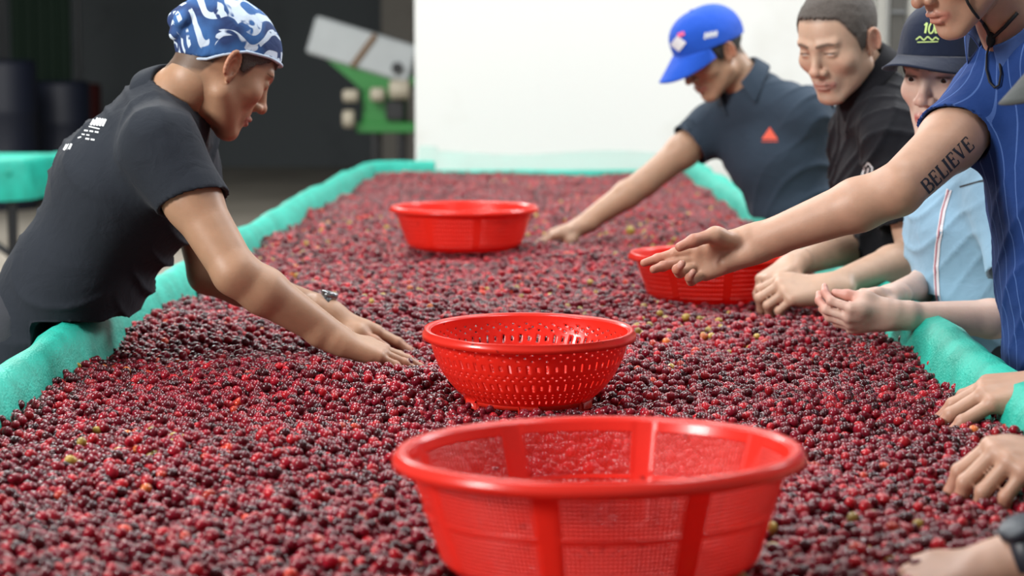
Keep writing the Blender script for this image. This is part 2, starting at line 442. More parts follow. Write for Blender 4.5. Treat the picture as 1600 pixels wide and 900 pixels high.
def hand_sdf(g, hp, nails):
    W, sc = hp['W'], hp['sc']; c = lambda *a: W(*a)
    for k, x0 in zip('imrp', (0.015, 0.004, -0.008, -0.017)):
        m = MC[k]; base = hp[k][0]
        g.cap(c(x0, 0.0, -0.002), base, 0.0165*sc, 0.0125*sc, k=0.012*sc)
    g.cap(c(0.010, 0.02, -0.007), c(0.018, 0.070, -0.008), 0.015*sc, 0.012*sc, k=0.012)
    g.cap(c(-0.018, 0.015, -0.008), c(-0.025, 0.060, -0.009), 0.015*sc, 0.012*sc, k=0.012)
    T = hp['t']
    g.chain([T[0], T[1], T[2], T[3]], [0.0165*sc, 0.0120*sc, 0.0102*sc, 0.0080*sc], k=0.007)
    g.cap(T[1].lerp(T[0], 0.15), hp['i'][0].lerp(T[0], 0.3), 0.0115*sc, 0.0125*sc, k=0.016)
    for k in 'imrp':
        r = FR[k]; P = hp[k]
        for j in range(3): g.cap(P[j], P[j+1], r[j]*sc, r[j+1]*sc, k=0.0028)
        g.ell(P[1], (r[1]*1.09*sc,)*3, k=0.003); g.ell(P[2], (r[2]*1.04*sc,)*3, k=0.003)
    for k in 'timrp':
        P = hp[k]; ax = (P[3]-P[2]).normalized(); z = hp['Z'] if k != 't' else (P[3]-P[2]).cross(P[2]-P[1])
        prev = (P[2]-P[1]).normalized(); bend = prev - ax*prev.dot(ax)     # points to the back of the finger
        if k != 't' and bend.length > 0.12: z = bend
        z = (z - ax*z.dot(ax))
        if z.length < 1e-4: z = hp['Z']
        nails.append((P[3] - ax*0.001 + z.normalized()*0.0062*sc, 0.0058*sc))
def grid_for(pts, m, h):
    P = np.array([list(p) for p in pts]); return Grid(P.min(0)-m, P.max(0)+m, h)
def arm_mesh(S, E, Wr, hp, fat, base, stain, h=0.0030):
    allp = [S, E, Wr] + [p for k in 'timrp' for p in hp[k]]
    g = grid_for(allp, 0.075, h); S, E, Wr = V(S), V(E), V(Wr)
    g.cap(S, E, 0.053*fat, 0.0395*fat, k=0.02)
    g.ell(S.lerp(E, 0.45), (0.050*fat,)*3, k=0.02)
    M1 = E.lerp(Wr, 0.28)
    g.cap(E, M1, 0.0395*fat, 0.0415*fat, k=0.012); g.cap(M1, Wr, 0.0410*fat, 0.0270*fat, k=0.012)
    nails = []; W = hp['W']; 
    g.cap(W(0.008, -0.03, 0), W(0.010, 0.012, -0.002), 0.020*hp['sc'], 0.019*hp['sc'], k=0.015); g.cap(W(-0.008, -0.03, 0), W(-0.010, 0.012, -0.002), 0.020*hp['sc'], 0.019*hp['sc'], k=0.015)
    hand_sdf(g, hp, nails)
    v, f = g.mesh()
    c = np.tile(aa(base), (len(v), 1))
    tips = np.array([list(hp[k][j]) for k in 'timrp' for j in (2, 3)]); 
    hsel = np.linalg.norm(v - aa(hp['m'][0]), axis=1) < 0.16
    if hsel.any():
        dt = np.min(np.linalg.norm(v[hsel][:,None,:] - tips[None], axis=2), axis=1)
        m = np.clip(1.35 - dt/0.028, 0, 1)[:,None]*stain
        c[hsel] = c[hsel]*(1-m) + aa(base)*aa((0.85, 0.45, 0.42))*m
        kn = np.array([list(hp[k][j]) for k in 'imrp' for j in (0, 1)])
        dk = np.min(np.linalg.norm(v[hsel][:,None,:] - kn[None], axis=2), axis=1)
        m = np.clip(1.3 - dk/0.014, 0, 1)[:,None]*0.30
        c[hsel] = c[hsel]*(1-m) + aa(base)*aa((0.95, 0.66, 0.60))*m
        for (p, r) in nails:
            dn = np.linalg.norm(v[hsel] - aa(p), axis=1); m = np.clip(1.5 - dn/r, 0, 1)[:,None]*0.8
            c[hsel] = c[hsel]*(1-m) + aa((0.62, 0.40, 0.33))*m
    md = (S+E)/2; mm = np.clip(1 - np.linalg.norm(v - aa(E), axis=1)/0.05, 0, 1)[:,None]*0.25
    c = c*(1-mm) + aa(base)*aa((0.9, 0.70, 0.66))*mm
    return v, f, c

# ------------------------------------------------------------------ person
def stroke(pts, w, n=None):
    """2-D ribbon of quads along pts (pixel space)"""
    out = []
    for (x0, y0), (x1, y1) in zip(pts[:-1], pts[1:]):
        L = math.hypot(x1-x0, y1-y0); k = max(1, int(L/3)); dx, dy = (x1-x0)/L, (y1-y0)/L; nx, ny = -dy*w/2, dx*w/2
        for i in range(k):
            a, b = i/k, (i+1)/k; p = (x0+(x1-x0)*a, y0+(y1-y0)*a); q = (x0+(x1-x0)*b, y0+(y1-y0)*b)
            out.append([(p[0]+nx, p[1]+ny), (q[0]+nx, q[1]+ny), (q[0]-nx, q[1]-ny), (p[0]-nx, p[1]-ny)])
    return out
def decal(name, target, quads, mat, parent, off=0.0009):
    """lay flat print onto the surface of target"""
    me = target.data; v = [tuple(p.co) for p in me.vertices]; f = [tuple(p.vertices) for p in me.polygons]
    key = me.name
    if key not in decal.cache: decal.cache[key] = BVHTree.FromPolygons(v, f)
    bvh = decal.cache[key]; org = V((0, 0, CAMZ)); VV = []; FF = []
    for q in quads:
        pts = []
        for (px, py) in q:
            d = (at(px, py, 3.0) - org).normalized(); hit, nrm, _, _ = bvh.ray_cast(org, d)
            if hit is None: break
            if nrm.dot(d) > 0: nrm = -nrm
            pts.append(hit + nrm*off)
        if len(pts) == len(q) and max((pts[i]-pts[i-1]).length for i in range(len(pts))) < 0.06:
            FF.append(tuple(range(len(VV), len(VV)+len(pts)))); VV += pts
    if not VV: print('DECAL MISSED', name); return None
    return link(name, mesh_py(name, VV, FF), mat, parent, smooth=False)
decal.cache = {}

def collar(N, axis, fwd, mat, parent, r=0.064, hgt=0.034, gap=0.35, tip=0.03, out=0.020):
    A = V(axis).normalized(); F = V(fwd); F = (F - A*F.dot(A)).normalized(); S = F.cross(A)
    n = 56; rows = []
    prof = [(0.000, -0.014), (0.001, 0.010), (0.004, hgt), (0.009, hgt+0.003), (0.013, hgt-0.002), (0.010+out*0.55, 0.012), (0.010+out, -0.008)]
    v = []; f = []
    for i in range(n+1):
        t = i/n; a = gap + (2*math.pi - 2*gap)*t; front = 0.5 + 0.5*math.cos(a); tp = max(0, 1 - min(t, 1-t)/0.13)
        dirv = F*math.cos(a) + S*math.sin(a)
        for j, (dr, z) in enumerate(prof):
            zz = z - 0.020*front**2
            if j >= 5: zz -= tip*tp*(0.45 if j == 5 else 1.0); dr2 = dr + 0.008*tp
            else: dr2 = dr
            v.append(V(N) + dirv*(r + dr2 + 0.006*front) + A*zz)
    m = len(prof)
    for i in range(n):
        for j in range(m-1): f.append((i*m+j, (i+1)*m+j, (i+1)*m+j+1, i*m+j+1))
    o = link('collar', mesh_py('collar', v, f), mat, parent)
    sd = o.modifiers.new('thick', 'SOLIDIFY'); sd.thickness = 0.0024; sd.offset = 0
    sb = o.modifiers.new('sub', 'SUBSURF'); sb.levels = 1; sb.render_levels = 1
    return o

def rest_on_rim(g, xr):
    """the body leans on the net rim: nothing of it below the rim top on the table side of xr"""
    s = 1 if xr > 0 else -1
    g.keep(lambda X, Y, Z: -np.maximum(Z - (BED + 0.062) + 0*X, (X - xr)*s))
def person(spec):
    J = spec; N = V(J['neck']); SR = V(J['sr']); SL = V(J['sl']); CH = V(J['chest']); WA = V(J['waist']); PE = V(J['pelvis'])
    right = (SR - SL).normalized(); upv = (N - CH).normalized(); fwd = upv.cross(right).normalized()
    root = empty('person', (PE.x, PE.y, 0), J['label'], 'person', None)
    skin = aa(J['skin']); parts = []
    # head
    R = frame(J['face'], roll=J.get('roll', 0)); hs = J.get('hs', 1.0); H = V(J['head'])
    X = Matrix.Translation(H) @ R.to_4x4() @ Matrix.Scale(hs, 4)
    nl = X.inverted() @ N
    g, v, f, up, lo = head_grid(nl, J)
    c = head_paint(v, skin, aa(J.get('lip', (0.36, 0.12, 0.10))), J, up, lo)
    v = v @ np.array(X.to_3x3()).T + aa(X.translation); parts.append((v, f, c))
    # neck and shoulder girdle, then arms with their hands
    nb = X @ V((0, -0.030, -0.045)); nr = J.get('neck_r', 0.054)*hs
    g = grid_for([nb, N, SR, SL, CH], 0.16, 0.004)
    Nd = N + (CH-N)*0.25
    g.cap(nb, N.lerp(nb, 0.25), nr*0.97, nr*1.02, k=0.02); g.cap(N.lerp(nb, 0.25), Nd, nr*1.02, nr*1.25, k=0.02)
    g.cap(SR, Nd, 0.046, 0.055, k=0.03); g.cap(SL, Nd, 0.046, 0.055, k=0.03)
    cw = J.get('cw', 1.0)
    g.seg(N.lerp(CH, 0.45), CH, (0.100*cw, 0.064), (0.110*cw, 0.075), right, k=0.03)
    v, f = g.mesh(); parts.append((v, f, np.tile(skin, (len(v), 1))))
    for A in J['arms']:
        hp = hand_pts(A['w'], A['d'], A['back'], A['side'], A['pose'], A.get('sc', 1.0))
        if 'chains' in A:
            for k_, P in A['chains'].items(): hp[k_] = [V(p) for p in P]
        A['hp'] = hp
        sh = SR if A['side'] > 0 else SL
        parts.append(arm_mesh(sh, A['e'], A['w'], hp, A.get('fat', 1.0), skin, J.get('stain', 0.35), A.get('ah', 0.0034)))
    v, f, c = joinm(parts)
    me = mesh_np('body', v, f); setcol(me, c)
    body = link('body', me, M_SKIN, root)
    # eyes
    for s in (-1, 1):
        m = MB(); m.lathe([(0.0001, 0.0118)] + [(0.0118*math.sin(a), 0.0118*math.cos(a)) for a in (0.18, 0.30, 0.42, 0.50, 0.62, 0.9, 1.3, 1.8, 2.4, 3.13)], n=18, R=Matrix.Rotation(-math.pi/2 - J.get('gaze', 0.25), 3, 'X'))
        vv = [X @ (V(p) + V((s*0.033, 0.0766, 0.0135))) for p in m.v]
        em = mesh_py('eye', vv, m.f); em.materials.append(M_EYEW); em.materials.append(M_IRIS); em.materials.append(M_PUPIL)
        for i, p in enumerate(em.polygons):
            r_ = i // 18; p.material_index = 2 if r_ < 1 else (1 if r_ < 4 else 0)
        link('eye', em, None, root)
    # shirt
    lz = J.get('loose', 1.0); sg = J.get('torso', {})
    pr = sg.get('p', (0.178, 0.128)); wr = sg.get('w', (0.170, 0.128)); cr = sg.get('c', (0.182, 0.130)); nrr = sg.get('n', (0.125, 0.080))
    g = grid_for([SR, SL, CH, WA, PE, N] + [A['e'] for A in J['arms']], 0.20, 0.0055)
    g.seg(PE, WA, pr, wr, right, k=0.05); g.seg(WA, CH, wr, cr, right, k=0.05); g.seg(CH, N.lerp(CH, 0.38), cr, nrr, right, k=0.06)
    g.seg(PE - V((0, 0, 0.09)), PE, (pr[0]*0.98, pr[1]), pr, right, k=0.05)
    Nt = N.lerp(CH, 0.06)
    for S_ in (SR, SL):
        g.cap(S_, Nt, 0.056, 0.056, k=0.06)
    for A in J['arms']:
        S_ = SR if A['side'] > 0 else SL; E = V(A['e']); hm = A.get('hem', 0.52); ed = (E - S_).normalized()
        Hm = S_.lerp(E, hm); tilt = V(A.get('hemtilt', (0, 0, 0))); r1 = 0.066*lz; r2 = A.get('hr', 0.067)*lz
        g.cap(S_.lerp(E, 0.06), Hm + ed*0.06, r1-0.004, r2, k=0.06, cut=(Hm, ed + tilt))
        g.cap(Hm - ed*0.045, Hm + ed*0.10, r2-0.012, r2-0.0105, k=0.002, op='s', cut=(Hm - ed*0.045, -ed))
    nax = (nb - N).normalized(); nk = J.get('hole', 0.060)
    g.cap(N - nax*0.015, N + nax*0.12, nk, nk*1.02, k=0.006, op='s')
    if J.get('vneck', 0):
        vn = J['vneck']; fo = fwd; A0 = N + fo*0.075 + nax*0.02; B0 = N - (N-CH).normalized()*vn + fo*0.098
        g.cap(A0, B0, 0.024, 0.003, k=0.008, op='s')
    if 'rest' in J: rest_on_rim(g, J['rest'])
    v, f = g.mesh(); v0 = v.copy(); nn = vnormals(v, f); axv = aa((N - PE).normalized())
    wr_ = J.get('wr', 1.0)
    q = v + 0.03*np.stack([pnoise(v, 9, 3), pnoise(v, 9, 4), pnoise(v, 9, 5)], 1)
    tt = (v - aa(PE)) @ axv / (N-PE).length
    Sd = aa(right); Fd = aa(fwd)
    # pulls running from the armpits down across the body
    ph = (q @ (axv*34 + Sd*40 - Fd*30)); rd = 1 - np.abs(np.sin(ph)); amp = np.clip(np.sin(np.clip(tt, 0, 1)*math.pi), 0, 1)*0.5+0.5
    for A in J['arms']:
        S_ = SR if A['side'] > 0 else SL; amp = amp * np.clip(np.linalg.norm(v - aa(S_.lerp(V(A['e']), A.get('hem', 0.52))), axis=1)/0.07 - 0.75, 0.12, 1)
    ph2 = (q @ (axv*48 + Fd*44)) ; rd2 = 1 - np.abs(np.sin(ph2 + pnoise(v, 6, 8)))
    disp = (0.012*rd**2.5*np.clip(pnoise(v, 7, 11)+0.45, 0, 1) + 0.010*rd2**2.5*np.clip(pnoise(v, 8, 12)+0.3, 0, 1) + 0.0050*pnoise(v, 16, 13))*amp*wr_ - 0.002
    v = v + nn*disp[:, None]
    me = mesh_np('shirt', v, f)
    a = me.attributes.new('side', 'FLOAT', 'POINT'); a.data.foreach_set('value', np.where(np.abs((v0 - aa(CH)) @ Sd) > 0.150, 0.5/34, (v0 - aa(CH)) @ Sd).astype(np.float32))
    shirt = link(J.get('top_name', 'polo_shirt'), me, J['cloth'], root)
    if J.get('collar', True):
        collar(N + nax*J.get('cz', 0.030), nax, fwd, J.get('collar_mat', J['cloth']), shirt, r=nk+0.001, **J.get('collar_opt', {}))
    # trousers and shoes
    g = grid_for([PE, V((PE.x + J.get('foot', 0.0), PE.y, 0.0))], 0.34, 0.014)
    g.seg(PE + V((0, 0, 0.06)), PE - V((0, 0, 0.05)), (0.165, 0.115), (0.165, 0.12), right, k=0.04)
    hr = V((right.x, right.y, 0)).normalized(); hf = V((fwd.x, fwd.y, 0)).normalized(); feet = []
    for s in (-1, 1):
        hip = PE + hr*0.085*s - V((0, 0, 0.03)); ft = V((PE.x + J.get('foot', 0), PE.y, 0.09)) + hr*0.13*s; kn = (hip + ft)/2 + hf*0.02
        g.chain([hip, kn, ft], [0.090, 0.068, 0.058], k=0.03); feet.append(ft)
    if 'rest' in J: rest_on_rim(g, J['rest'] * 1.03)
    sdf_obj(g, 'trousers', M_TROUSER, root, wob=0.003, wf=30)
    for ft in feet:
        g = grid_for([ft, ft + hf*0.18], 0.12, 0.009); b = V((ft.x, ft.y, 0.045))
        g.seg(b - hf*0.05, b + hf*0.17, (0.040, 0.044), (0.044, 0.034), hr, k=0.02); g.cap(b, b + V((0, 0, 0.06)), 0.042, 0.046, k=0.02)
        g.keep(lambda X_, Y_, Z_: 0.003 - Z_)
        sdf_obj(g, 'shoe', M_SHOE, root)
    return root, body, shirt, X
M_EYEW = simple('eye_white', (0.62, 0.58, 0.54), 0.25, 0.02, 30, 0); M_IRIS = simple('brown_iris', (0.025, 0.012, 0.007), 0.15, 0.2, 300, 0); M_PUPIL = simple('pupil', (0.004, 0.004, 0.004), 0.1, 0, 30, 0)

# ------------------------------------------------------------------ setting
def floor_mat():
    m, N, L, B = newmat('worn_concrete'); tc = N.new('ShaderNodeTexCoord')
    n1 = N.new('ShaderNodeTexNoise'); n1.inputs['Scale'].default_value = 0.8; n1.inputs['Detail'].default_value = 8; L.new(tc.outputs['Object'], n1.inputs['Vector'])
    cr = N.new('ShaderNodeValToRGB'); cr.color_ramp.elements[0].position = 0.3; cr.color_ramp.elements[0].color = (0.27, 0.245, 0.205, 1)
    cr.color_ramp.elements[1].position = 0.72; cr.color_ramp.elements[1].color = (0.42, 0.385, 0.33, 1)
    L.new(n1.outputs['Fac'], cr.inputs[0]); L.new(cr.outputs[0], B.inputs['Base Color']); B.inputs['Roughness'].default_value = 0.55
    n2 = N.new('ShaderNodeTexNoise'); n2.inputs['Scale'].default_value = 12; n2.inputs['Detail'].default_value = 6; L.new(tc.outputs['Object'], n2.inputs['Vector'])
    bp = N.new('ShaderNodeBump'); bp.inputs['Strength'].default_value = 0.2; bp.inputs['Distance'].default_value = 0.01
    L.new(n2.outputs['Fac'], bp.inputs['Height']); L.new(bp.outputs['Normal'], B.inputs['Normal']); return m
def plaster(name, col, dirt):
    m, N, L, B = newmat(name); tc = N.new('ShaderNodeTexCoord')
    n1 = N.new('ShaderNodeTexNoise'); n1.inputs['Scale'].default_value = 1.6; n1.inputs['Detail'].default_value = 7; L.new(tc.outputs['Object'], n1.inputs['Vector'])
    mr = N.new('ShaderNodeMapRange'); mr.inputs['From Min'].default_value = 0.55; mr.inputs['From Max'].default_value = 0.8; L.new(n1.outputs['Fac'], mr.inputs['Value'])
    mx = N.new('ShaderNodeMix'); mx.data_type = 'RGBA'; mx.inputs['A'].default_value = (*col, 1); mx.inputs['B'].default_value = (*dirt, 1)
    L.new(mr.outputs[0], mx.inputs['Factor']); L.new(mx.outputs['Result'], B.inputs['Base Color']); B.inputs['Roughness'].default_value = 0.8
    n2 = N.new('ShaderNodeTexNoise'); n2.inputs['Scale'].default_value = 40; L.new(tc.outputs['Object'], n2.inputs['Vector'])
    bp = N.new('ShaderNodeBump'); bp.inputs['Strength'].default_value = 0.1; bp.inputs['Distance'].default_value = 0.004
    L.new(n2.outputs['Fac'], bp.inputs['Height']); L.new(bp.outputs['Normal'], B.inputs['Normal']); return m
M_FLOOR = floor_mat()
M_WHITE = plaster('white_painted_wall', (0.84, 0.84, 0.81), (0.70, 0.69, 0.63))
M_DARK = plaster('dark_warehouse_wall', (0.115, 0.132, 0.142), (0.08, 0.09, 0.098))
M_GREYW = plaster('grey_warehouse_column', (0.30, 0.28, 0.25), (0.22, 0.20, 0.18))
M_STEEL = simple('galvanised_steel', (0.35, 0.36, 0.37), 0.4, 0.15, 40, 0.05, metal=0.8)
def struct(name, c, size, mat, label=None):
    o = MB().box(c, size, b=0.004).build(name, mat); tag(o, label, None, None, 'structure'); return o
struct('floor', (0, 12, -0.05), (24, 32, 0.1), M_FLOOR, 'worn grey beige concrete floor under the drying tables')
WY = 10.1
struct('wall_back', (3.0 - 0.01, WY + 0.10, 1.9), (7.44, 0.2, 3.8), M_WHITE, 'white painted partition wall behind the far end of the table')
struct('wall_far', (-1, 26.0, 2.4), (22, 0.2, 4.8), M_DARK, 'dark warehouse wall far behind at left')
struct('shade_wall_left', (-9.0, 20.0, 2.4), (0.2, 12, 4.8), M_DARK)  # added out of view, helps keep daylight off the far hall
struct('shade_wall_right', (6.9, 18.4, 2.4), (0.2, 15.2, 4.8), M_DARK)  # unseen, added to darken the far hall from this side
struct('shade_roof', (-1, 20.6, 4.9), (16.2, 11, 0.2), M_DARK, 'unseen roof added to keep the far hall dark')  # added above the view so the hall behind falls into shade
struct('trim_1', (at(625, 100, 24.8).x, 24.8, 2.4), (0.42, 0.3, 4.8), M_GREYW, 'grey column beside the white wall edge')
# door with frame in the white wall at right
dx = at(1401, 60, WY).x
d = struct('door_1', (dx, WY - 0.015, 1.35), (0.075, 0.03, 2.7), simple('door_gap_shade', (0.10, 0.095, 0.085), 0.8), 'narrow slatted panel coloured dark as the shade of a door gap in the white wall behind the men')  # dark colour stands in for the shade inside the door opening
for (sx, w_) in ((-0.085, 0.05), (0.075, 0.06), (-0.155, 0.03)):
    o = MB().box((dx + sx, WY - 0.03, 1.35), (w_, 0.06, 2.7), b=0.006).build('door_frame', simple('grey_door_frame', (0.42, 0.41, 0.37), 0.6), None); o.parent = d; o.matrix_parent_inverse = Matrix.Identity(4)
for k in range(8):
    o = MB().box((dx, WY - 0.035, 1.0 + k*0.2), (0.07, 0.02, 0.012)).build('slat', M_STEEL, None); o.parent = d

# ------------------------------------------------------------------ drying table with its shade-net lining
def net_mat(name, alpha):
    m, N, L, B = newmat(name); tc = N.new('ShaderNodeTexCoord')
    w = N.new('ShaderNodeTexNoise'); w.inputs['Scale'].default_value = 14; w.inputs['Detail'].default_value = 6; L.new(tc.outputs['Object'], w.inputs['Vector'])
    cr = N.new('ShaderNodeValToRGB'); cr.color_ramp.elements[0].position = 0.25; cr.color_ramp.elements[0].color = (0.005, 0.30, 0.22, 1)
    cr.color_ramp.elements[1].position = 0.78; cr.color_ramp.elements[1].color = (0.012, 0.52, 0.395, 1)
    L.new(w.outputs['Fac'], cr.inputs[0]); L.new(cr.outputs[0], B.inputs['Base Color']); B.inputs['Roughness'].default_value = 0.55
    v1 = N.new('ShaderNodeTexVoronoi'); v1.inputs['Scale'].default_value = 240; L.new(tc.outputs['Object'], v1.inputs['Vector'])
    n2 = N.new('ShaderNodeTexNoise'); n2.inputs['Scale'].default_value = 55; n2.inputs['Detail'].default_value = 5; L.new(tc.outputs['Object'], n2.inputs['Vector'])
    ad = N.new('ShaderNodeMath'); ad.operation = 'MULTIPLY_ADD'; ad.inputs[1].default_value = 0.35; L.new(v1.outputs['Distance'], ad.inputs[0]); L.new(n2.outputs['Fac'], ad.inputs[2])
    bp = N.new('ShaderNodeBump'); bp.inputs['Strength'].default_value = 0.55; bp.inputs['Distance'].default_value = 0.006
    L.new(ad.outputs[0], bp.inputs['Height']); L.new(bp.outputs['Normal'], B.inputs['Normal'])
    if alpha < 1:
        tr = N.new('ShaderNodeBsdfTransparent'); mx = N.new('ShaderNodeMixShader'); mx.inputs[0].default_value = alpha
        out = N['Material Output'] if 'Material Output' in N else N.new('ShaderNodeOutputMaterial')
        L.new(tr.outputs[0], mx.inputs[1]); L.new(B.outputs[0], mx.inputs[2]); L.new(mx.outputs[0], out.inputs[0])
    return m
M_NET = net_mat('teal_shade_net', 1.0); M_SHEER = net_mat('sheer_teal_net', 0.26)
XL = lambda y: np.interp(y, [1.0, 2.9, 4.0, 5.75, 9.7], [-0.80, -0.815, -0.850, -0.862, -0.855])
XR = lambda y: np.interp(y, [1.0, 3.2, 4.0, 7.2, 9.7], [0.615, 0.632, 0.644, 0.600, 0.560])
Y0, Y1 = 1.25, 9.45
def bed_h(x, y):
    h = 0.010*np.sin(x*5.1+1.0+0.6*np.sin(y*2.3)) * np.sin(y*3.7+0.5) + 0.006*np.sin(x*11.3+y*7.1) + 0.005*np.sin(y*13.0-x*6.0+1.2)
    # raked troughs where hands have worked
    h = h + 0.028*np.exp(-(((x+0.50)/0.24)**2 + ((y-3.36)/0.10)**2)) - 0.026*np.exp(-(((x+0.46)/0.28)**2 + ((y-3.72)/0.12)**2))
    return BED - 0.008 + h*0.9
def rim_strip(name, path, inward, prof, mat, parent, seed, lump=0.011):
    """sweep a lip profile along a path; prof = (outward, up) pairs"""
    P = np.array(path); n = len(P); t = np.gradient(P, axis=0); t /= np.linalg.norm(t, axis=1)[:,None]
    o = np.stack([t[:,1], -t[:,0]], 1)*inward; m = len(prof); r = np.random.default_rng(seed)
    s = np.concatenate([[0], np.cumsum(np.linalg.norm(np.diff(P, axis=0), axis=1))]); v = []
    for i in range(n):
        for j, (a, z) in enumerate(prof):
            q = np.array([[s[i], a*2.5, z*2.5 + seed]])
            l = pnoise(q, 9, seed)[0]*lump + pnoise(q, 26, seed+1)[0]*lump*0.38
            g = 1.0 if 0 < j < m-1 else 0.5
            nrm = math.atan2(z-0.02, a-0.03)
            sc_ = 1 + 0.12*pnoise(np.array([[s[i], 0, 0]]), 3.5, seed+2)[0]
            aa_ = a + math.cos(nrm)*l*g; zz = z*sc_ + math.sin(nrm)*l*g
            v.append((P[i,0] + o[i,0]*aa_, P[i,1] + o[i,1]*aa_, BED + zz))
    f = [(i*m+j, (i+1)*m+j, (i+1)*m+j+1, i*m+j+1) for i in range(n-1) for j in range(m-1)]
    if inward < 0: f = [q[::-1] for q in f]
    o_ = link(name, mesh_py(name, v, f), mat, parent); return o_
tb = empty('drying_table', (-0.1, 5.3, 0), 'long raised drying table lined with teal net and filled with coffee cherries', 'table')
LIP = [(-0.030, -0.07), (-0.012, -0.03), (-0.002, 0.006), (0.006, 0.034), (0.022, 0.054), (0.044, 0.060), (0.064, 0.050), (0.078, 0.026), (0.083, -0.01), (0.084, -0.06), (0.088, -0.13)]
ys = np.linspace(Y0, Y1+0.02, 420)
corner = [(XL(y), y) for y in ys if y < Y1-0.16] + [(XL(Y1)+0.16*(1-math.cos(a)), Y1-0.16+0.16*math.sin(a)) for a in np.linspace(0.1, math.pi/2, 16)] + [(XL(Y1)+0.16+t, Y1) for t in np.linspace(0.02, 0.10, 5)]
rim_strip('net_rim', corner, -1, LIP, M_NET, tb, 3)
rim_strip('net_rim', [(XR(y), y) for y in ys], 1, LIP, M_NET, tb, 14)
xs = np.linspace(XL(Y1)-0.07, XR(Y1)+0.07, 90)
rim_strip('net_rim', [(x, Y1) for x in xs], -1, [(a*0.6, z*(0.25 if z > 0 else 1)) for a, z in LIP], M_NET, tb, 31, 0.004)
# sheer net hanging up at the far end, pulled onto the partition
v = []; f = []; nx = 80
for i in range(nx):
    x = XL(Y1) + 0.17 + (XR(Y1) - XL(Y1) - 0.14)*i/(nx-1)
    for j in range(7):
        t = j/6; bulge = 0.012*math.sin(x*23 + t*3) + 0.006*math.sin(x*61)
        v.append((x, Y1 + 0.03 + 0.28*t + bulge*(1-t*0.3), BED + 0.012 + (0.070 + 0.010*math.sin(x*7) + 0.02*(x < -0.6))*t))
f = [(i*7+j, (i+1)*7+j, (i+1)*7+j+1, i*7+j+1) for i in range(nx-1) for j in range(6)]
link('sheer_net', mesh_py('sheer_net', v, f), M_SHEER, tb)
MB().box((-0.11, (Y0+Y1)/2, BED-0.10), (1.52, Y1-Y0-0.02, 0.02), b=0.004).build('deck', M_STEEL, tb)
for s in (-1, 1): MB().box((-0.11 + s*0.775, (Y0+Y1)/2, BED-0.075), (0.03, Y1-Y0, 0.05), b=0.003).build('side_rail', M_STEEL, tb)
for y in (Y0+0.1, 4.0, 6.7, Y1-0.1):
    for s in (-1, 1): MB().box((-0.11 + s*0.72, y, (BED-0.11)/2), (0.04, 0.04, BED-0.11), b=0.003).build('leg', M_STEEL, tb)
    MB().box((-0.11, y, 0.25), (1.40, 0.03, 0.03), b=0.003).build('cross_bar', M_STEEL, tb)

# second table at the left, seen behind the man's back
t2 = empty('drying_table', (-3.6, 10.6, 0), 'second drying table with teal net hem, cut by the left photo edge', 'table')
ex = at(52, 250, 10.0).x
pth = [(ex-2.4, 9.75), (ex-1.2, 9.75), (ex-0.4, 9.76), (ex-0.15, 9.78), (ex-0.03, 9.88), (ex, 10.05), (ex, 10.5), (ex, 11.5)]
pp = []
for (a, b) in zip(pth[:-1], pth[1:]):
    for t in np.linspace(0, 1, 14, endpoint=False): pp.append((a[0]+(b[0]-a[0])*t, a[1]+(b[1]-a[1])*t))
rim_strip('net_rim', pp, 1, [(-0.06, 0.0), (-0.03, 0.03), (0.0, 0.052), (0.03, 0.045), (0.05, 0.01), (0.06, -0.05), (0.065, -0.11), (0.06, -0.155)], M_NET, t2, 51, 0.012)
MB().box((ex-1.2, 10.62, BED-0.02), (2.3, 1.7, 0.03), b=0.004).build('deck', M_NET, t2)
for (a, b) in ((-0.07, 9.85), (-2.2, 9.85), (-0.07, 11.4), (-2.2, 11.4)): MB().tube([(ex+a, b, 0), (ex+a, b, BED-0.04)], 0.025).build('leg', M_BLACKPL, t2)
MB().tube([(ex-0.07, 9.85, 0.42), (ex-0.62, 9.85, BED-0.05)], 0.018).build('brace', M_BLACKPL, t2)
MB().tube([(ex-0.07, 9.85, 0.30), (ex-2.2, 9.85, 0.30)], 0.018).build('cross_bar', M_BLACKPL, t2)

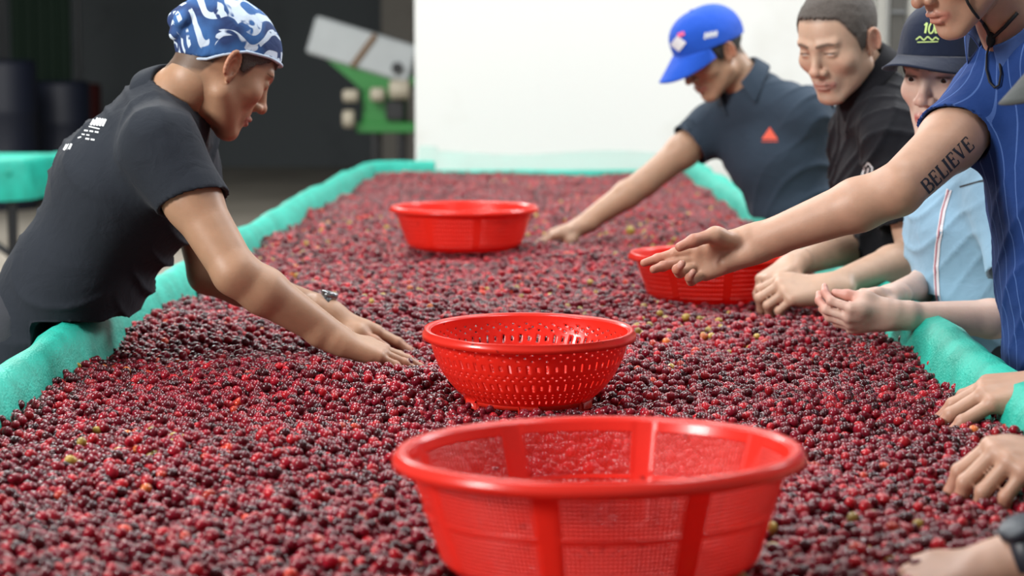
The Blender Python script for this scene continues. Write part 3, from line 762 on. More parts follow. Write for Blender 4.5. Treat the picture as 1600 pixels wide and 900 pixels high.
# ------------------------------------------------------------------ baskets
def plastic(name):
    m, N, L, B = newmat(name); tc = N.new('ShaderNodeTexCoord')
    n1 = N.new('ShaderNodeTexNoise'); n1.inputs['Scale'].default_value = 14; n1.inputs['Detail'].default_value = 5; L.new(tc.outputs['Object'], n1.inputs['Vector'])
    mx = N.new('ShaderNodeMix'); mx.data_type = 'RGBA'; mx.inputs['A'].default_value = (0.80, 0.024, 0.013, 1); mx.inputs['B'].default_value = (0.92, 0.042, 0.022, 1)
    L.new(n1.outputs['Fac'], mx.inputs['Factor'])
    v = N.new('ShaderNodeTexNoise'); v.inputs['Scale'].default_value = 60; v.inputs['Detail'].default_value = 2; L.new(tc.outputs['Object'], v.inputs['Vector'])
    mr = N.new('ShaderNodeMapRange'); mr.inputs['From Min'].default_value = 0.70; mr.inputs['From Max'].default_value = 0.76; L.new(v.outputs['Fac'], mr.inputs['Value'])
    m2 = N.new('ShaderNodeMix'); m2.data_type = 'RGBA'; m2.inputs['B'].default_value = (0.25, 0.012, 0.010, 1)
    L.new(mr.outputs[0], m2.inputs['Factor']); L.new(mx.outputs['Result'], m2.inputs['A']); L.new(m2.outputs['Result'], B.inputs['Base Color'])
    B.inputs['Roughness'].default_value = 0.27; B.inputs['Coat Weight'].default_value = 0.15
    tl = N.new('ShaderNodeBsdfTranslucent'); tl.inputs[0].default_value = (0.95, 0.032, 0.014, 1)
    ms = N.new('ShaderNodeMixShader'); ms.inputs[0].default_value = 0.28; out = N['Material Output']
    L.new(B.outputs[0], ms.inputs[1]); L.new(tl.outputs[0], ms.inputs[2]); L.new(ms.outputs[0], out.inputs[0]); return m
M_RED = plastic('red_plastic')
def basket(label, loc, R, H, style, group='red plastic sorting baskets', rot=0.0, tilt=(0, 0)):
    root = empty('basket', loc, label, 'basket', group); root.rotation_euler = (tilt[0], tilt[1], rot)
    Rw = R*0.93
    if style == 'bowl':      # rounded bowl with feet and punched slots
        prof = [(Rw*math.sin(a)**0.8*1.0, H*(1-math.cos(a)**1.15)*1.0) for a in np.linspace(0.62, math.pi/2, 44)]
        rb = prof[0][0]; z0 = prof[0][1]; prof = [(r, 0.006 + (z - z0)*(H-0.006)/(H - z0)) for r, z in prof]; NA = 264
    else:
        prof = []; rb = Rw*0.80; M = 60 if style == 'fine' else 30
        for t in np.linspace(0, 1, M):
            c = min(1, t/0.16); prof.append((rb - 0.022*(1-math.sin(c*math.pi/2)) + (Rw-rb)*t, H*t + 0.0))
        NA = 720 if style == 'fine' else 480
    n = len(prof); v = []; f = []
    for j, (r, z) in enumerate(prof):
        for i in range(NA):
            a = 2*math.pi*i/NA
            if style == 'bowl': a += 0.10*(1 - j/n)
            rib = 0
            if style == 'fine':
                dd = abs(((a*8/(2*math.pi)) + 0.5) % 1 - 0.5)/8*2*math.pi*Rw
                rib = 0.0012*min(1, max(0, (0.015-dd)/0.006))
                if abs(j/n - 0.52) < 0.015: rib = max(rib, 0.0012)
            v.append(((r+rib)*math.cos(a), (r+rib)*math.sin(a), z))
    r_ = random.Random(5)
    for j in range(n-1):
        for i in range(NA):
            hole = False; t = j/(n-1)
            if style == 'bowl':
                u = i % 4; row = j
                if row in (36, 34): hole = (i % 6) == (0 if row == 36 else 3)
                elif row == 32: hole = (i % 6) == 0
                elif row in (25, 26, 27, 28, 29): hole = (i % 4) == 0 and ((i//4) % 2 == 0 or row in (26, 27, 28))
                elif row in (22, 20): hole = (i % 4) == (2 if row == 22 else 0)
                elif row in (13, 14, 15, 16, 17): hole = (i % 4) == 1 and ((i//4) % 2 == 0 or row in (14, 15, 16))
                elif row in (10, 8): hole = (i % 4) == 3
                elif row in (3, 4, 5): hole = (i % 4) == 0
            elif style == 'fine':
                a = 2*math.pi*i/NA; dd = abs(((a*8/(2*math.pi)) + 0.5) % 1 - 0.5)/8*2*math.pi*Rw
                hole = dd > 0.014 and 0.08 < t < 0.89 and i % 3 != 2 and j % 2 == 0 and abs(t-0.52) > 0.02
            else:
                hole = 0.12 < t < 0.80 and i % 3 == 0 and j % 3 == 1 and (i % 60) > 8
            if not hole:
                k = (i+1) % NA; f.append((j*NA+i, j*NA+k, (j+1)*NA+k, (j+1)*NA+i))
    def place(name, me, sol=0):
        me.materials.append(M_RED); me.shade_smooth(); o = bpy.data.objects.new(name, me); COL.objects.link(o); o.parent = root
        if sol: s_ = o.modifiers.new('thick', 'SOLIDIFY'); s_.thickness = sol; s_.offset = 0
        return o
    place('wall', mesh_np('wall', v, f), 0.0016)
    m = MB()     # base plate with rings of drain slots
    rr = prof[0][0]; NB = 96; rad = np.linspace(0.012, rr, 22); vv = [(r*math.cos(2*math.pi*i/NB), r*math.sin(2*math.pi*i/NB), prof[0][1]+0.0005) for r in rad for i in range(NB)]
    ff = [(j*NB+i, j*NB+(i+1)%NB, (j+1)*NB+(i+1)%NB, (j+1)*NB+i) for j in range(21) for i in range(NB) if not (j % 3 != 0 and i % 3 == 0 and j > 2)]
    ff.append(tuple(range(NB))[::-1])
    place('base', mesh_py('base', vv, ff), 0.0016)
    top = H; lip = [(Rw-0.001, top-0.012), (Rw, top-0.002), (Rw+0.003, top+0.0025), (Rw+0.009, top+0.0032), (R-0.004, top+0.001), (R, top-0.004), (R+0.0005, top-0.011), (R-0.0025, top-0.0115), (R-0.004, top-0.006), (Rw+0.008, top-0.0035), (Rw+0.004, top-0.006), (Rw+0.0018, top-0.013)]
    m.lathe(lip, n=128, close=True); o = place('rim', mesh_py('rim', m.v, m.f))
    if style == 'bowl':
        m = MB(); m.lathe([(rr-0.002, 0.010), (rr+0.002, 0.010), (rr+0.001, 0.0), (rr-0.003, 0.0)], n=96, close=True)
        place('foot_ring', mesh_py('foot_ring', m.v, m.f))
        for k in range(6):
            a = k*math.pi/3 + 0.25; m = MB(); m.box((rr*math.cos(a), rr*math.sin(a), 0.0), (0.034, 0.010, 0.016), Matrix.Rotation(a+math.pi/2, 3, 'Z'), b=0.003); place('foot', mesh_py('foot', m.v, m.f))
    return root
def bed_at(px, py):    # point of the bed seen at a pixel
    d_ = _R @ V(((px-800)/FPX, (450-py)/FPX, -1)); return V((0, 0, CAMZ)) + d_ * ((BED-CAMZ)/d_.z)
BK = []
def put_basket(label, rimc, Yd, R, H, style, rot=0, tilt=(0, 0)):
    c = at(rimc[0], rimc[1], Yd); z = float(bed_h(c.x, c.y)) + 0.006
    BK.append((c.x, c.y, R)); return basket(label, (c.x, c.y, z), R, H, style, rot=rot, tilt=tilt)
put_basket('large red plastic basket nearest the camera, cut by the bottom edge', (937, 714), 2.06, 0.2105, 0.124, 'fine', 0.50, (-0.026, 0))
put_basket('red colander with punched slots in the middle of the table beside the hands', (826, 515), 3.21, 0.1685, 0.110, 'bowl', 0.3, (0.026, 0))
put_basket('red basket at the far left, beside the reaching hand', (725, 319), 5.70, 0.2080, 0.116, 'plain', 0.2)
put_basket('red basket at right, half hidden behind the outstretched palm', (1112, 378), 4.62, 0.1880, 0.102, 'plain', 0.9)

# ------------------------------------------------------------------ coffee cherries
def cherry_shader(name, inst):
    m, N, L, B = newmat(name)
    if inst:
        a = N.new('ShaderNodeAttribute'); a.attribute_type = 'INSTANCER'; a.attribute_name = 'tone'; colour = a.outputs['Color']
    else:
        a = N.new('ShaderNodeObjectInfo'); colour = a.outputs['Color']
    tc = N.new('ShaderNodeTexCoord'); n = N.new('ShaderNodeTexNoise'); n.inputs['Scale'].default_value = 1.4 if inst else 1.4; n.inputs['Detail'].default_value = 3
    L.new(tc.outputs['Object'], n.inputs['Vector'])
    mr = N.new('ShaderNodeMapRange'); mr.inputs['To Min'].default_value = 0.65; mr.inputs['To Max'].default_value = 1.35; L.new(n.outputs['Fac'], mr.inputs['Value'])
    s = N.new('ShaderNodeVectorMath'); s.operation = 'SCALE'; L.new(colour, s.inputs[0]); L.new(mr.outputs[0], s.inputs['Scale']); L.new(s.outputs[0], B.inputs['Base Color'])
    B.inputs['Roughness'].default_value = 0.16; B.inputs['Specular IOR Level'].default_value = 0.42
    return m
M_CH = cherry_shader('cherry_skin', True); M_CHO = cherry_shader('cherry_skin_single', False)
M_BEDBASE = simple('packed_cherries_below', (0.045, 0.006, 0.008), 0.6, 0.4, 60, 0.6, 90, dist=0.006)
p_ = 0.0128
pts = []
for layer in (0, 1, 2):
    yy = np.arange(1.55, Y1 + 0.03, p_*0.88); 
    if layer == 2: yy = yy[yy < 7.0]
    for r_i, y in enumerate(yy):
        xl, xr = XL(y) - 0.008, XR(y) + 0.008
        x = np.arange(xl + (p_/2 if (r_i + layer) % 2 else 0), xr, p_)
        q = np.zeros((len(x), 3)); q[:,0] = x; q[:,1] = y; q[:,2] = -layer*0.0075 if layer < 2 else 0.0075
        if layer == 2: q = q[rng.random(len(q)) < 0.22]
        pts.append(q)
P = np.concatenate(pts); P[:, :2] += rng.normal(0, 0.0026, (len(P), 2)); lay = P[:,2].copy()
P[:,2] = bed_h(P[:,0], P[:,1]) + lay + rng.normal(0, 0.0040, len(P)) - 0.004
# stay inside what the lens can see, with a wide margin; keep out of baskets and rim
keep = (P[:,0] > XL(P[:,1]) - 0.004) & (P[:,0] < XR(P[:,1]) + 0.004) & (np.abs(P[:,0] + 0.03*P[:,1]) < 0.30*P[:,1] + 0.45)
for (bx, by, br) in BK: keep &= ~((np.hypot(P[:,0]-bx, P[:,1]-by) < br*0.80) & (P[:,2] > BED - 0.022 + 0*P[:,0]) & (lay > -0.004))
P = P[keep]; lay = lay[keep]; n = len(P)
edge = np.minimum(P[:,0]-XL(P[:,1]), XR(P[:,1])-P[:,0]); P[:,2] += 0.004*np.clip(1-edge/0.05, 0, 1)
tones = np.array([(0.050, 0.003, 0.006), (0.105, 0.004, 0.010), (0.175, 0.005, 0.016), (0.285, 0.007, 0.018), (0.43, 0.012, 0.020), (0.55, 0.045, 0.022), (0.62, 0.15, 0.035), (0.40, 0.26, 0.05)])
tn = ['blackened', 'dark maroon', 'deep purple red', 'crimson', 'bright red', 'orange red', 'pale orange', 'yellow green']
patch = pnoise(np.column_stack([P[:,:2], np.zeros(n)]), 7, 77)
u = np.clip(rng.random(n) - 0.06*patch, 0, 0.9999); ti = np.searchsorted([0.12, 0.36, 0.64, 0.87, 0.972, 0.992, 0.9975], u)
tone = tones[ti] * rng.uniform(0.60, 1.12, (n, 1)); rot = rng.uniform(0, 6.283, (n, 3))
rad = np.clip(rng.normal(0.0070, 0.0007, n), 0.0052, 0.0088); scl = np.stack([rad, rad*rng.uniform(0.90, 1.0, n), rad*rng.uniform(1.05, 1.28, n)], 1)
# the 300 that show largest are things of their own
px = 880 + P[:,0]/P[:,1]*FPX; py = 90 + (CAMZ - P[:,2])/P[:,1]*FPX
vis = (px > 5) & (px < 1595) & (py < 893) & (lay > -0.004)
for (bx, by, br) in BK[:1]: vis &= ~((np.abs(P[:,0]-bx) < br*0.93) & (P[:,1] < by+br))
vis &= ~((px > 1405) & (py > 820))
order = np.argsort(np.where(vis, P[:,1] - lay*3, 99))[:300]; single = np.zeros(n, bool); single[order] = True
def cherry_mesh():
    import bmesh
    bm = bmesh.new(); bmesh.ops.create_icosphere(bm, subdivisions=3, radius=1.0)
    for v_ in bm.verts:
        z = v_.co.z
        if z > 0.93: v_.co.z = 0.93 - (z-0.93)*1.2     # flattened navel
        v_.co.x *= 1 + 0.04*v_.co.z
    me = bpy.data.meshes.new('coffee_cherry'); bm.to_mesh(me); bm.free(); me.materials.append(M_CHO); me.shade_smooth(); return me
cm = cherry_mesh()
for i in np.where(single)[0]:
    o = bpy.data.objects.new('coffee_cherry', cm); o.location = P[i]; o.rotation_euler = rot[i]; o.scale = scl[i]; o.color = (*tone[i], 1); COL.objects.link(o)
    t_ = tn[ti[i]]; tag(o, f'{t_} coffee cherry in the loose foreground bed near the camera', 'cherry', f'{t_} coffee cherries in the foreground')
rest = ~single
def cherries_stuff(name, P, rot, scl, tone, label):
    me = bpy.data.meshes.new(name); me.vertices.add(len(P)); me.vertices.foreach_set('co', P.astype(np.float32).ravel())
    for nm, ty, arr in (('rot', 'FLOAT_VECTOR', rot), ('scl', 'FLOAT_VECTOR', scl)):
        a = me.attributes.new(nm, ty, 'POINT'); a.data.foreach_set('vector', arr.astype(np.float32).ravel())
    a = me.attributes.new('tone', 'FLOAT_COLOR', 'POINT'); a.data.foreach_set('color', np.column_stack([tone, np.ones(len(P))]).astype(np.float32).ravel())
    me.update(); me.materials.append(M_CH); o = bpy.data.objects.new(name, me); COL.objects.link(o)
    ng = bpy.data.node_groups.new('scatter_cherries', 'GeometryNodeTree')
    ng.interface.new_socket('Geometry', in_out='INPUT', socket_type='NodeSocketGeometry'); ng.interface.new_socket('Geometry', in_out='OUTPUT', socket_type='NodeSocketGeometry')
    N = ng.nodes; L = ng.links; gi = N.new('NodeGroupInput'); go = N.new('NodeGroupOutput')
    ico = N.new('GeometryNodeMeshIcoSphere'); ico.inputs['Subdivisions'].default_value = 3; ico.inputs['Radius'].default_value = 1.0
    sm = N.new('GeometryNodeSetShadeSmooth'); mt = N.new('GeometryNodeSetMaterial'); mt.inputs['Material'].default_value = M_CH
    L.new(ico.outputs['Mesh'], sm.inputs['Geometry']); L.new(sm.outputs['Geometry'], mt.inputs['Geometry'])
    iop = N.new('GeometryNodeInstanceOnPoints'); L.new(gi.outputs[0], iop.inputs['Points']); L.new(mt.outputs['Geometry'], iop.inputs['Instance'])
    na = N.new('GeometryNodeInputNamedAttribute'); na.data_type = 'FLOAT_VECTOR'; na.inputs['Name'].default_value = 'rot'
    er = N.new('FunctionNodeEulerToRotation'); L.new(na.outputs['Attribute'], er.inputs[0]); L.new(er.outputs[0], iop.inputs['Rotation'])
    nb = N.new('GeometryNodeInputNamedAttribute'); nb.data_type = 'FLOAT_VECTOR'; nb.inputs['Name'].default_value = 'scl'; L.new(nb.outputs['Attribute'], iop.inputs['Scale'])
    L.new(iop.outputs[0], go.inputs[0]); md = o.modifiers.new('scatter', 'NODES'); md.node_group = ng
    return tag(o, label, 'cherries', None, 'stuff')
cherries_stuff('coffee_cherries', P[rest], rot[rest], scl[rest], tone[rest], 'bed of ripe dark red coffee cherries spread over the long table')
# dark sheet closing the gaps below the loose cherries
gx = np.linspace(0, 1, 30); gy = np.linspace(1.3, Y1+0.02, 220); v = []
for y in gy:
    for t in gx:
        x = XL(y)-0.02 + (XR(y)-XL(y)+0.04)*t; v.append((x, y, float(bed_h(x, y)) - 0.020))
f = [(j*30+i, j*30+i+1, (j+1)*30+i+1, (j+1)*30+i) for j in range(219) for i in range(29)]
o = link('net_bed', mesh_py('net_bed', v, f), M_BEDBASE, tb); o['label'] = 'dark base sheet under the cherries'

# ------------------------------------------------------------------ clothes
def cloth(name, col, stripes=None, rough=0.85, sheen=0.15, weave=700):
    m, N, L, B = newmat(name); tc = N.new('ShaderNodeTexCoord')
    n1 = N.new('ShaderNodeTexNoise'); n1.inputs['Scale'].default_value = 9; n1.inputs['Detail'].default_value = 4; L.new(tc.outputs['Object'], n1.inputs['Vector'])
    mx = N.new('ShaderNodeMix'); mx.data_type = 'RGBA'; mx.inputs['A'].default_value = (*[c*0.85 for c in col], 1); mx.inputs['B'].default_value = (*[c*1.15 for c in col], 1)
    L.new(n1.outputs['Fac'], mx.inputs['Factor']); res = mx.outputs['Result']
    if stripes:
        a = N.new('ShaderNodeAttribute'); a.attribute_name = 'side'
        q = N.new('ShaderNodeMath'); q.operation = 'MULTIPLY'; q.inputs[1].default_value = stripes[1]; L.new(a.outputs['Fac'], q.inputs[0])
        fr = N.new('ShaderNodeMath'); fr.operation = 'FRACT'; L.new(q.outputs[0], fr.inputs[0])
        lt = N.new('ShaderNodeMath'); lt.operation = 'LESS_THAN'; lt.inputs[1].default_value = stripes[2]; L.new(fr.outputs[0], lt.inputs[0])
        sc = N.new('ShaderNodeMath'); sc.operation = 'MULTIPLY'; sc.inputs[1].default_value = stripes[3]; L.new(lt.outputs[0], sc.inputs[0])
        m2 = N.new('ShaderNodeMix'); m2.data_type = 'RGBA'; m2.inputs['B'].default_value = (*stripes[0], 1); L.new(sc.outputs[0], m2.inputs['Factor']); L.new(res, m2.inputs['A']); res = m2.outputs['Result']
    L.new(res, B.inputs['Base Color']); B.inputs['Roughness'].default_value = rough; B.inputs['Sheen Weight'].default_value = sheen; B.inputs['Specular IOR Level'].default_value = 0.25
    n2 = N.new('ShaderNodeTexNoise'); n2.inputs['Scale'].default_value = weave; n2.inputs['Detail'].default_value = 2; L.new(tc.outputs['Object'], n2.inputs['Vector'])
    n3 = N.new('ShaderNodeTexNoise'); n3.inputs['Scale'].default_value = 22; n3.inputs['Detail'].default_value = 3; n3.inputs['Distortion'].default_value = 0.8; L.new(tc.outputs['Object'], n3.inputs['Vector'])
    ad = N.new('ShaderNodeMath'); ad.operation = 'MULTIPLY_ADD'; ad.inputs[1].default_value = 0.10; L.new(n2.outputs['Fac'], ad.inputs[0]); L.new(n3.outputs['Fac'], ad.inputs[2])
    bp = N.new('ShaderNodeBump'); bp.inputs['Strength'].default_value = 0.5; bp.inputs['Distance'].default_value = 0.006
    L.new(ad.outputs[0], bp.inputs['Height']); L.new(bp.outputs['Normal'], B.inputs['Normal']); return m
C_P1 = cloth('charcoal_polo_cloth', (0.014, 0.018, 0.026), sheen=0.04); C_P2 = cloth('slate_polo_cloth', (0.032, 0.050, 0.075), sheen=0.05)
C_P3 = cloth('black_polo_cloth', (0.006, 0.006, 0.009), sheen=0.03); C_P4 = cloth('light_blue_cotton', (0.25, 0.42, 0.56))
C_P5 = cloth('royal_blue_striped_cloth', (0.012, 0.045, 0.190), sheen=0.03, stripes=((0.10, 0.19, 0.48), 34, 0.10, 0.6)); C_P6 = cloth('grey_cotton', (0.10, 0.11, 0.12))
C_CAPB = cloth('blue_cap_cloth', (0.012, 0.085, 0.52)); C_CAPN = cloth('navy_cap_cloth', (0.008, 0.014, 0.036)); C_CAPG = cloth('grey_cap_cloth', (0.050, 0.056, 0.054)); C_HAT = cloth('dark_hat_cloth', (0.03, 0.03, 0.035))
def bandana_mat():
    m, N, L, B = newmat('blue_white_bandana'); tc = N.new('ShaderNodeTexCoord')
    mp = N.new('ShaderNodeMapping'); mp.inputs['Rotation'].default_value = (0.5, 0.9, 0.4); L.new(tc.outputs['Object'], mp.inputs['Vector'])
    v = N.new('ShaderNodeTexWave'); v.inputs['Scale'].default_value = 7.5; v.inputs['Distortion'].default_value = 18; v.inputs['Detail'].default_value = 1.5; v.inputs['Detail Scale'].default_value = 1.1; L.new(mp.outputs[0], v.inputs['Vector'])
    gt = N.new('ShaderNodeMapRange'); gt.inputs['From Min'].default_value = 0.62; gt.inputs['From Max'].default_value = 0.68; L.new(v.outputs['Fac'], gt.inputs['Value'])
    n = N.new('ShaderNodeTexNoise'); n.inputs['Scale'].default_value = 28; n.inputs['Detail'].default_value = 1; n.inputs['Distortion'].default_value = 1.5; L.new(tc.outputs['Object'], n.inputs['Vector'])
    g2 = N.new('ShaderNodeMapRange'); g2.inputs['From Min'].default_value = 0.40; g2.inputs['From Max'].default_value = 0.46; L.new(n.outputs['Fac'], g2.inputs['Value'])
    mu = N.new('ShaderNodeMath'); mu.operation = 'MULTIPLY'; L.new(gt.outputs[0], mu.inputs[0]); L.new(g2.outputs[0], mu.inputs[1])
    n3 = N.new('ShaderNodeTexNoise'); n3.inputs['Scale'].default_value = 14; L.new(tc.outputs['Object'], n3.inputs['Vector'])
    cr = N.new('ShaderNodeValToRGB'); cr.color_ramp.elements[0].position = 0.42; cr.color_ramp.elements[0].color = (0.012, 0.035, 0.13, 1); cr.color_ramp.elements[1].position = 0.60; cr.color_ramp.elements[1].color = (0.035, 0.13, 0.36, 1)
    L.new(n3.outputs['Fac'], cr.inputs[0])
    mx = N.new('ShaderNodeMix'); mx.data_type = 'RGBA'; mx.inputs['B'].default_value = (0.58, 0.68, 0.80, 1); L.new(mu.outputs[0], mx.inputs['Factor']); L.new(cr.outputs[0], mx.inputs['A'])
    L.new(mx.outputs['Result'], B.inputs['Base Color']); B.inputs['Roughness'].default_value = 0.85
    n2 = N.new('ShaderNodeTexNoise'); n2.inputs['Scale'].default_value = 30; n2.inputs['Distortion'].default_value = 1; L.new(tc.outputs['Object'], n2.inputs['Vector'])
    bp = N.new('ShaderNodeBump'); bp.inputs['Strength'].default_value = 0.5; bp.inputs['Distance'].default_value = 0.005; L.new(n2.outputs['Fac'], bp.inputs['Height']); L.new(bp.outputs['Normal'], B.inputs['Normal']); return m
M_BAND = bandana_mat(); M_BHEM = simple('pale_bandana_hem', (0.50, 0.60, 0.72), 0.85, 0.1)

FLAT = lambda sp=3: dict(i=(4, 10, 6, sp), m=(5, 9, 6, 0), r=(6, 10, 6, -sp), p=(8, 12, 8, -2*sp), t=((0.55, 0.8, -0.12), (0.25, 0.95, -0.1), (0.15, 1, -0.1)))
CURL = lambda a, b, c, sp=2: dict(i=(a-6, b, c, sp), m=(a, b, c, 0), r=(a+4, b, c, -sp), p=(a+8, b+4, c, -2*sp), t=((0.55, 0.75, -0.45), (0.10, 0.85, -0.55), (-0.25, 0.85, -0.5)))
def surf(px, py, targets, off=0.004, Y=3.4):
    org = V((0, 0, CAMZ)); d = (at(px, py, 3.0) - org).normalized(); best = None
    for t in targets:
        me = t.data
        if me.name not in decal.cache: decal.cache[me.name] = BVHTree.FromPolygons([tuple(p.co) for p in me.vertices], [tuple(p.vertices) for p in me.polygons])
        h, n, _, dd = decal.cache[me.name].ray_cast(org, d)
        if h is not None and (best is None or dd < best[1]): best = (h - d*off, dd)
    return best[0] if best else at(px, py, Y)
def cap_hat(root, X, mat, bill, zl=((-0.13, -0.005), (0.0, 0.030), (0.12, 0.058)), infl=0.012, button=True, high=0.0, name='cap', length=0.078, droop=0.45):
    g = cran_shell(infl, list(zl), extra=(lambda g_: g_.ell((0, 0.035, 0.085+high), (0.058, 0.058, 0.048), k=0.03)) if high else None)
    zs = [a for a, b in zl]; zb = [b for a, b in zl]
    def inner(g_):
        g2 = Grid(g_.lo, g_.lo + (g_.n-1)*g_.h, g_.h); return g2
    # hollow inside, so that the edge is cloth thin
    g.ell((0, -0.008, 0.040), (0.078+infl-0.004, 0.100+infl-0.004, 0.082+infl-0.006), k=0.0, op='s')
    c = sdf_obj(g, name, mat, root, X, wob=0.0012, wf=50, seed=4)
    if bill:
        v = []; n = 28; m = 9; zf = float(np.interp(0.09, zs, zb))
        for i in range(n+1):
            a = -1.12 + 2.24*i/n; 
            for j in range(m+1):
                t = j/m; e = (1 - (abs(a)/1.12)**2.6)
                r1 = 0.078+infl; r2 = 0.099+infl; x = r1*math.sin(a); y = r2*math.cos(a) - 0.008
                y2 = y + length*t*e; x2 = x*(1+0.06*t)
                yi = float(np.interp(y, zs, zb))
                z = yi + 0.001 - droop*length*t*e*0.55 - 4.2*(x2*x2)*t
                v.append((x2, y2, z))
        f = [(i*(m+1)+j, (i+1)*(m+1)+j, (i+1)*(m+1)+j+1, i*(m+1)+j+1) for i in range(n) for j in range(m)]
        v = [X @ V(p) for p in v]; o = link('brim', mesh_py('brim', v, f), mat, c); sd = o.modifiers.new('thick', 'SOLIDIFY'); sd.thickness = 0.003; sd.offset = 0
    if button:
        g = Grid((-0.02, -0.03, 0.10), (0.02, 0.02, 0.18), 0.002); g.ell((0, -0.008, 0.044+0.085+infl+0.001), (0.007, 0.007, 0.004), k=0); sdf_obj(g, 'button', mat, c, X)
    return c
def hair(root, X, zl, mat, infl=0.004, wob=0.0016, extra=None):
    return sdf_obj(cran_shell(infl, zl, extra=extra, rough=0.0022), 'hair', mat, root, X, wob=wob, wf=240, seed=9)
ZH = [(-0.12, -0.050), (-0.075, -0.046), (-0.045, -0.025), (-0.020, 0.030), (0.000, 0.034), (0.012, -0.004), (0.026, -0.004), (0.034, 0.028), (0.052, 0.050), (0.072, 0.078), (0.100, 0.082)]


ZH3 = [(a, b + (0.014 if a > 0.05 else 0.0)) for a, b in ZH]
# ---- man in the bandana, leaning over from the left
p1 = dict(label='man in a blue and white bandana leaning over the table from the left', skin=(0.42, 0.235, 0.14), cloth=C_P1,
    head=at(344, 107, 3.70), face=(0.67, 0.37, -0.50), hs=0.945, gaze=0.5, eye=0.0022, scalp=([(-0.12, -0.06), (-0.045, -0.03), (-0.02, 0.03), (0, 0.034), (0.012, 0.004), (0.024, 0.004), (0.036, 0.034), (0.1, 0.06)], (0.04, 0.03, 0.025), 0.012), neck=at(265, 170, 3.72), sr=at(246, 222, 3.54), sl=at(278, 200, 3.90), rest=-0.935, hh=0.0020, cz=0.012, wr=1.7,
    chest=at(203, 290, 3.72), waist=at(122, 440, 3.72), pelvis=at(34, 575, 3.72), foot=-0.10, stain=0.35, neck_r=0.058, hole=0.056,
    torso=dict(p=(0.17, 0.125), w=(0.165, 0.118), c=(0.178, 0.127), n=(0.12, 0.085)), collar_opt=dict(hgt=0.030, tip=0.03),
    arms=[dict(side=1, e=at(368, 426, 3.46), w=at(524, 528, 3.52), d=at(644, 565, 3.57)-at(524, 528, 3.52), back=(0.15, -0.12, 1), pose=FLAT(2), hem=0.47, hr=0.066, fat=0.98, hemtilt=(-0.25, 0, 0.0), ah=0.0026),
          dict(side=-1, e=at(325, 428, 3.86), w=at(517, 490, 3.80), d=at(640, 541, 3.84)-at(517, 490, 3.80), back=(0.15, 0.10, 1), pose=FLAT(2), hem=0.55, hr=0.066, fat=0.95)])
r1, b1, s1, X1 = person(p1)
hair(r1, X1, [(-0.12, -0.060), (-0.075, -0.056), (-0.045, -0.030), (-0.020, 0.030), (0.000, 0.034), (0.012, 0.006), (0.022, 0.006), (0.036, 0.034), (0.1, 0.06)], M_HAIRG, 0.0024, 0.0008)
g = cran_shell(0.0085, [(-0.13, -0.036), (-0.06, -0.012), (0.0, 0.036), (0.05, 0.055), (0.12, 0.070)], extra=None)
g.ell((0, -0.070, 0.070), (0.044, 0.044, 0.040), k=0.03)
for c, r in (((0.0, -0.108, 0.050), (0.036, 0.022, 0.022)), ((0.018, -0.118, 0.034), (0.026, 0.015, 0.020)), ((-0.020, -0.116, 0.036), (0.024, 0.016, 0.020)), ((0.0, -0.110, 0.014), (0.024, 0.012, 0.020))): g.ell(c, r, k=0.008)
g.keep(lambda X_, Y_, Z_: (np.interp(np.broadcast_to(Y_, (1, Y_.shape[1], 1)), [-0.19, -0.13, -0.06, 0.0, 0.05, 0.12], [-0.05, -0.036, -0.012, 0.036, 0.055, 0.070]) - Z_)*0.85)
bd = sdf_obj(g, 'bandana', M_BAND, r1, X1, wob=0.0022, wf=70, seed=21)
# pale hem running round the bandana edge
hp_ = []
for i in range(73):
    a = 2*math.pi*i/72; x = 0.0875*math.sin(a); y = 0.1095*math.cos(a) - 0.008; z = float(np.interp(y, [-0.13, -0.06, 0.0, 0.05, 0.12], [-0.036, -0.012, 0.036, 0.055, 0.070]))
    kz = math.sqrt(max(0.05, 1 - ((z-0.044)/0.0935)**2)); hp_.append(X1 @ V((x*kz, y*kz + 0.000, z + 0.002)))
m = MB(); m.tube(hp_, 0.0028, 8, cap=False); m.build('bandana_hem', M_BHEM, bd, True)
# white back print
qs = stroke([(150, 183), (166, 190)], 9)
qs = []
def bars(x, y, dx, dy, n, w, l, gap): 
    out = []
    for i in range(n): out += stroke([(x+dx*i*gap, y+dy*i*gap), (x+dx*(i*gap+l), y+dy*(i*gap+l))], w)
    return out
for k in range(5): qs += stroke([(142+k*4.6, 196+k*0.4), (149+k*4.2, 184+k*0.6)], 3.4)
qs += stroke([(139, 198), (156, 202)], 1.8)
qs += bars(132, 204, 0.97, 0.14, 3, 2.4, 6, 8.5); qs += bars(128, 210, 0.97, 0.14, 2, 2.0, 5, 7.5); qs += bars(134, 217, 0.97, 0.14, 2, 2.6, 6, 8.5); qs += bars(122, 216, 0.9, -0.3, 1, 2.0, 6, 8)
for k in range(3): qs += stroke([(100+k*4.0, 235-k*0.8), (105+k*3.6, 226-k*0.5)], 3.2)
decal('back_print', s1, qs, M_WHITEPRINT, s1)
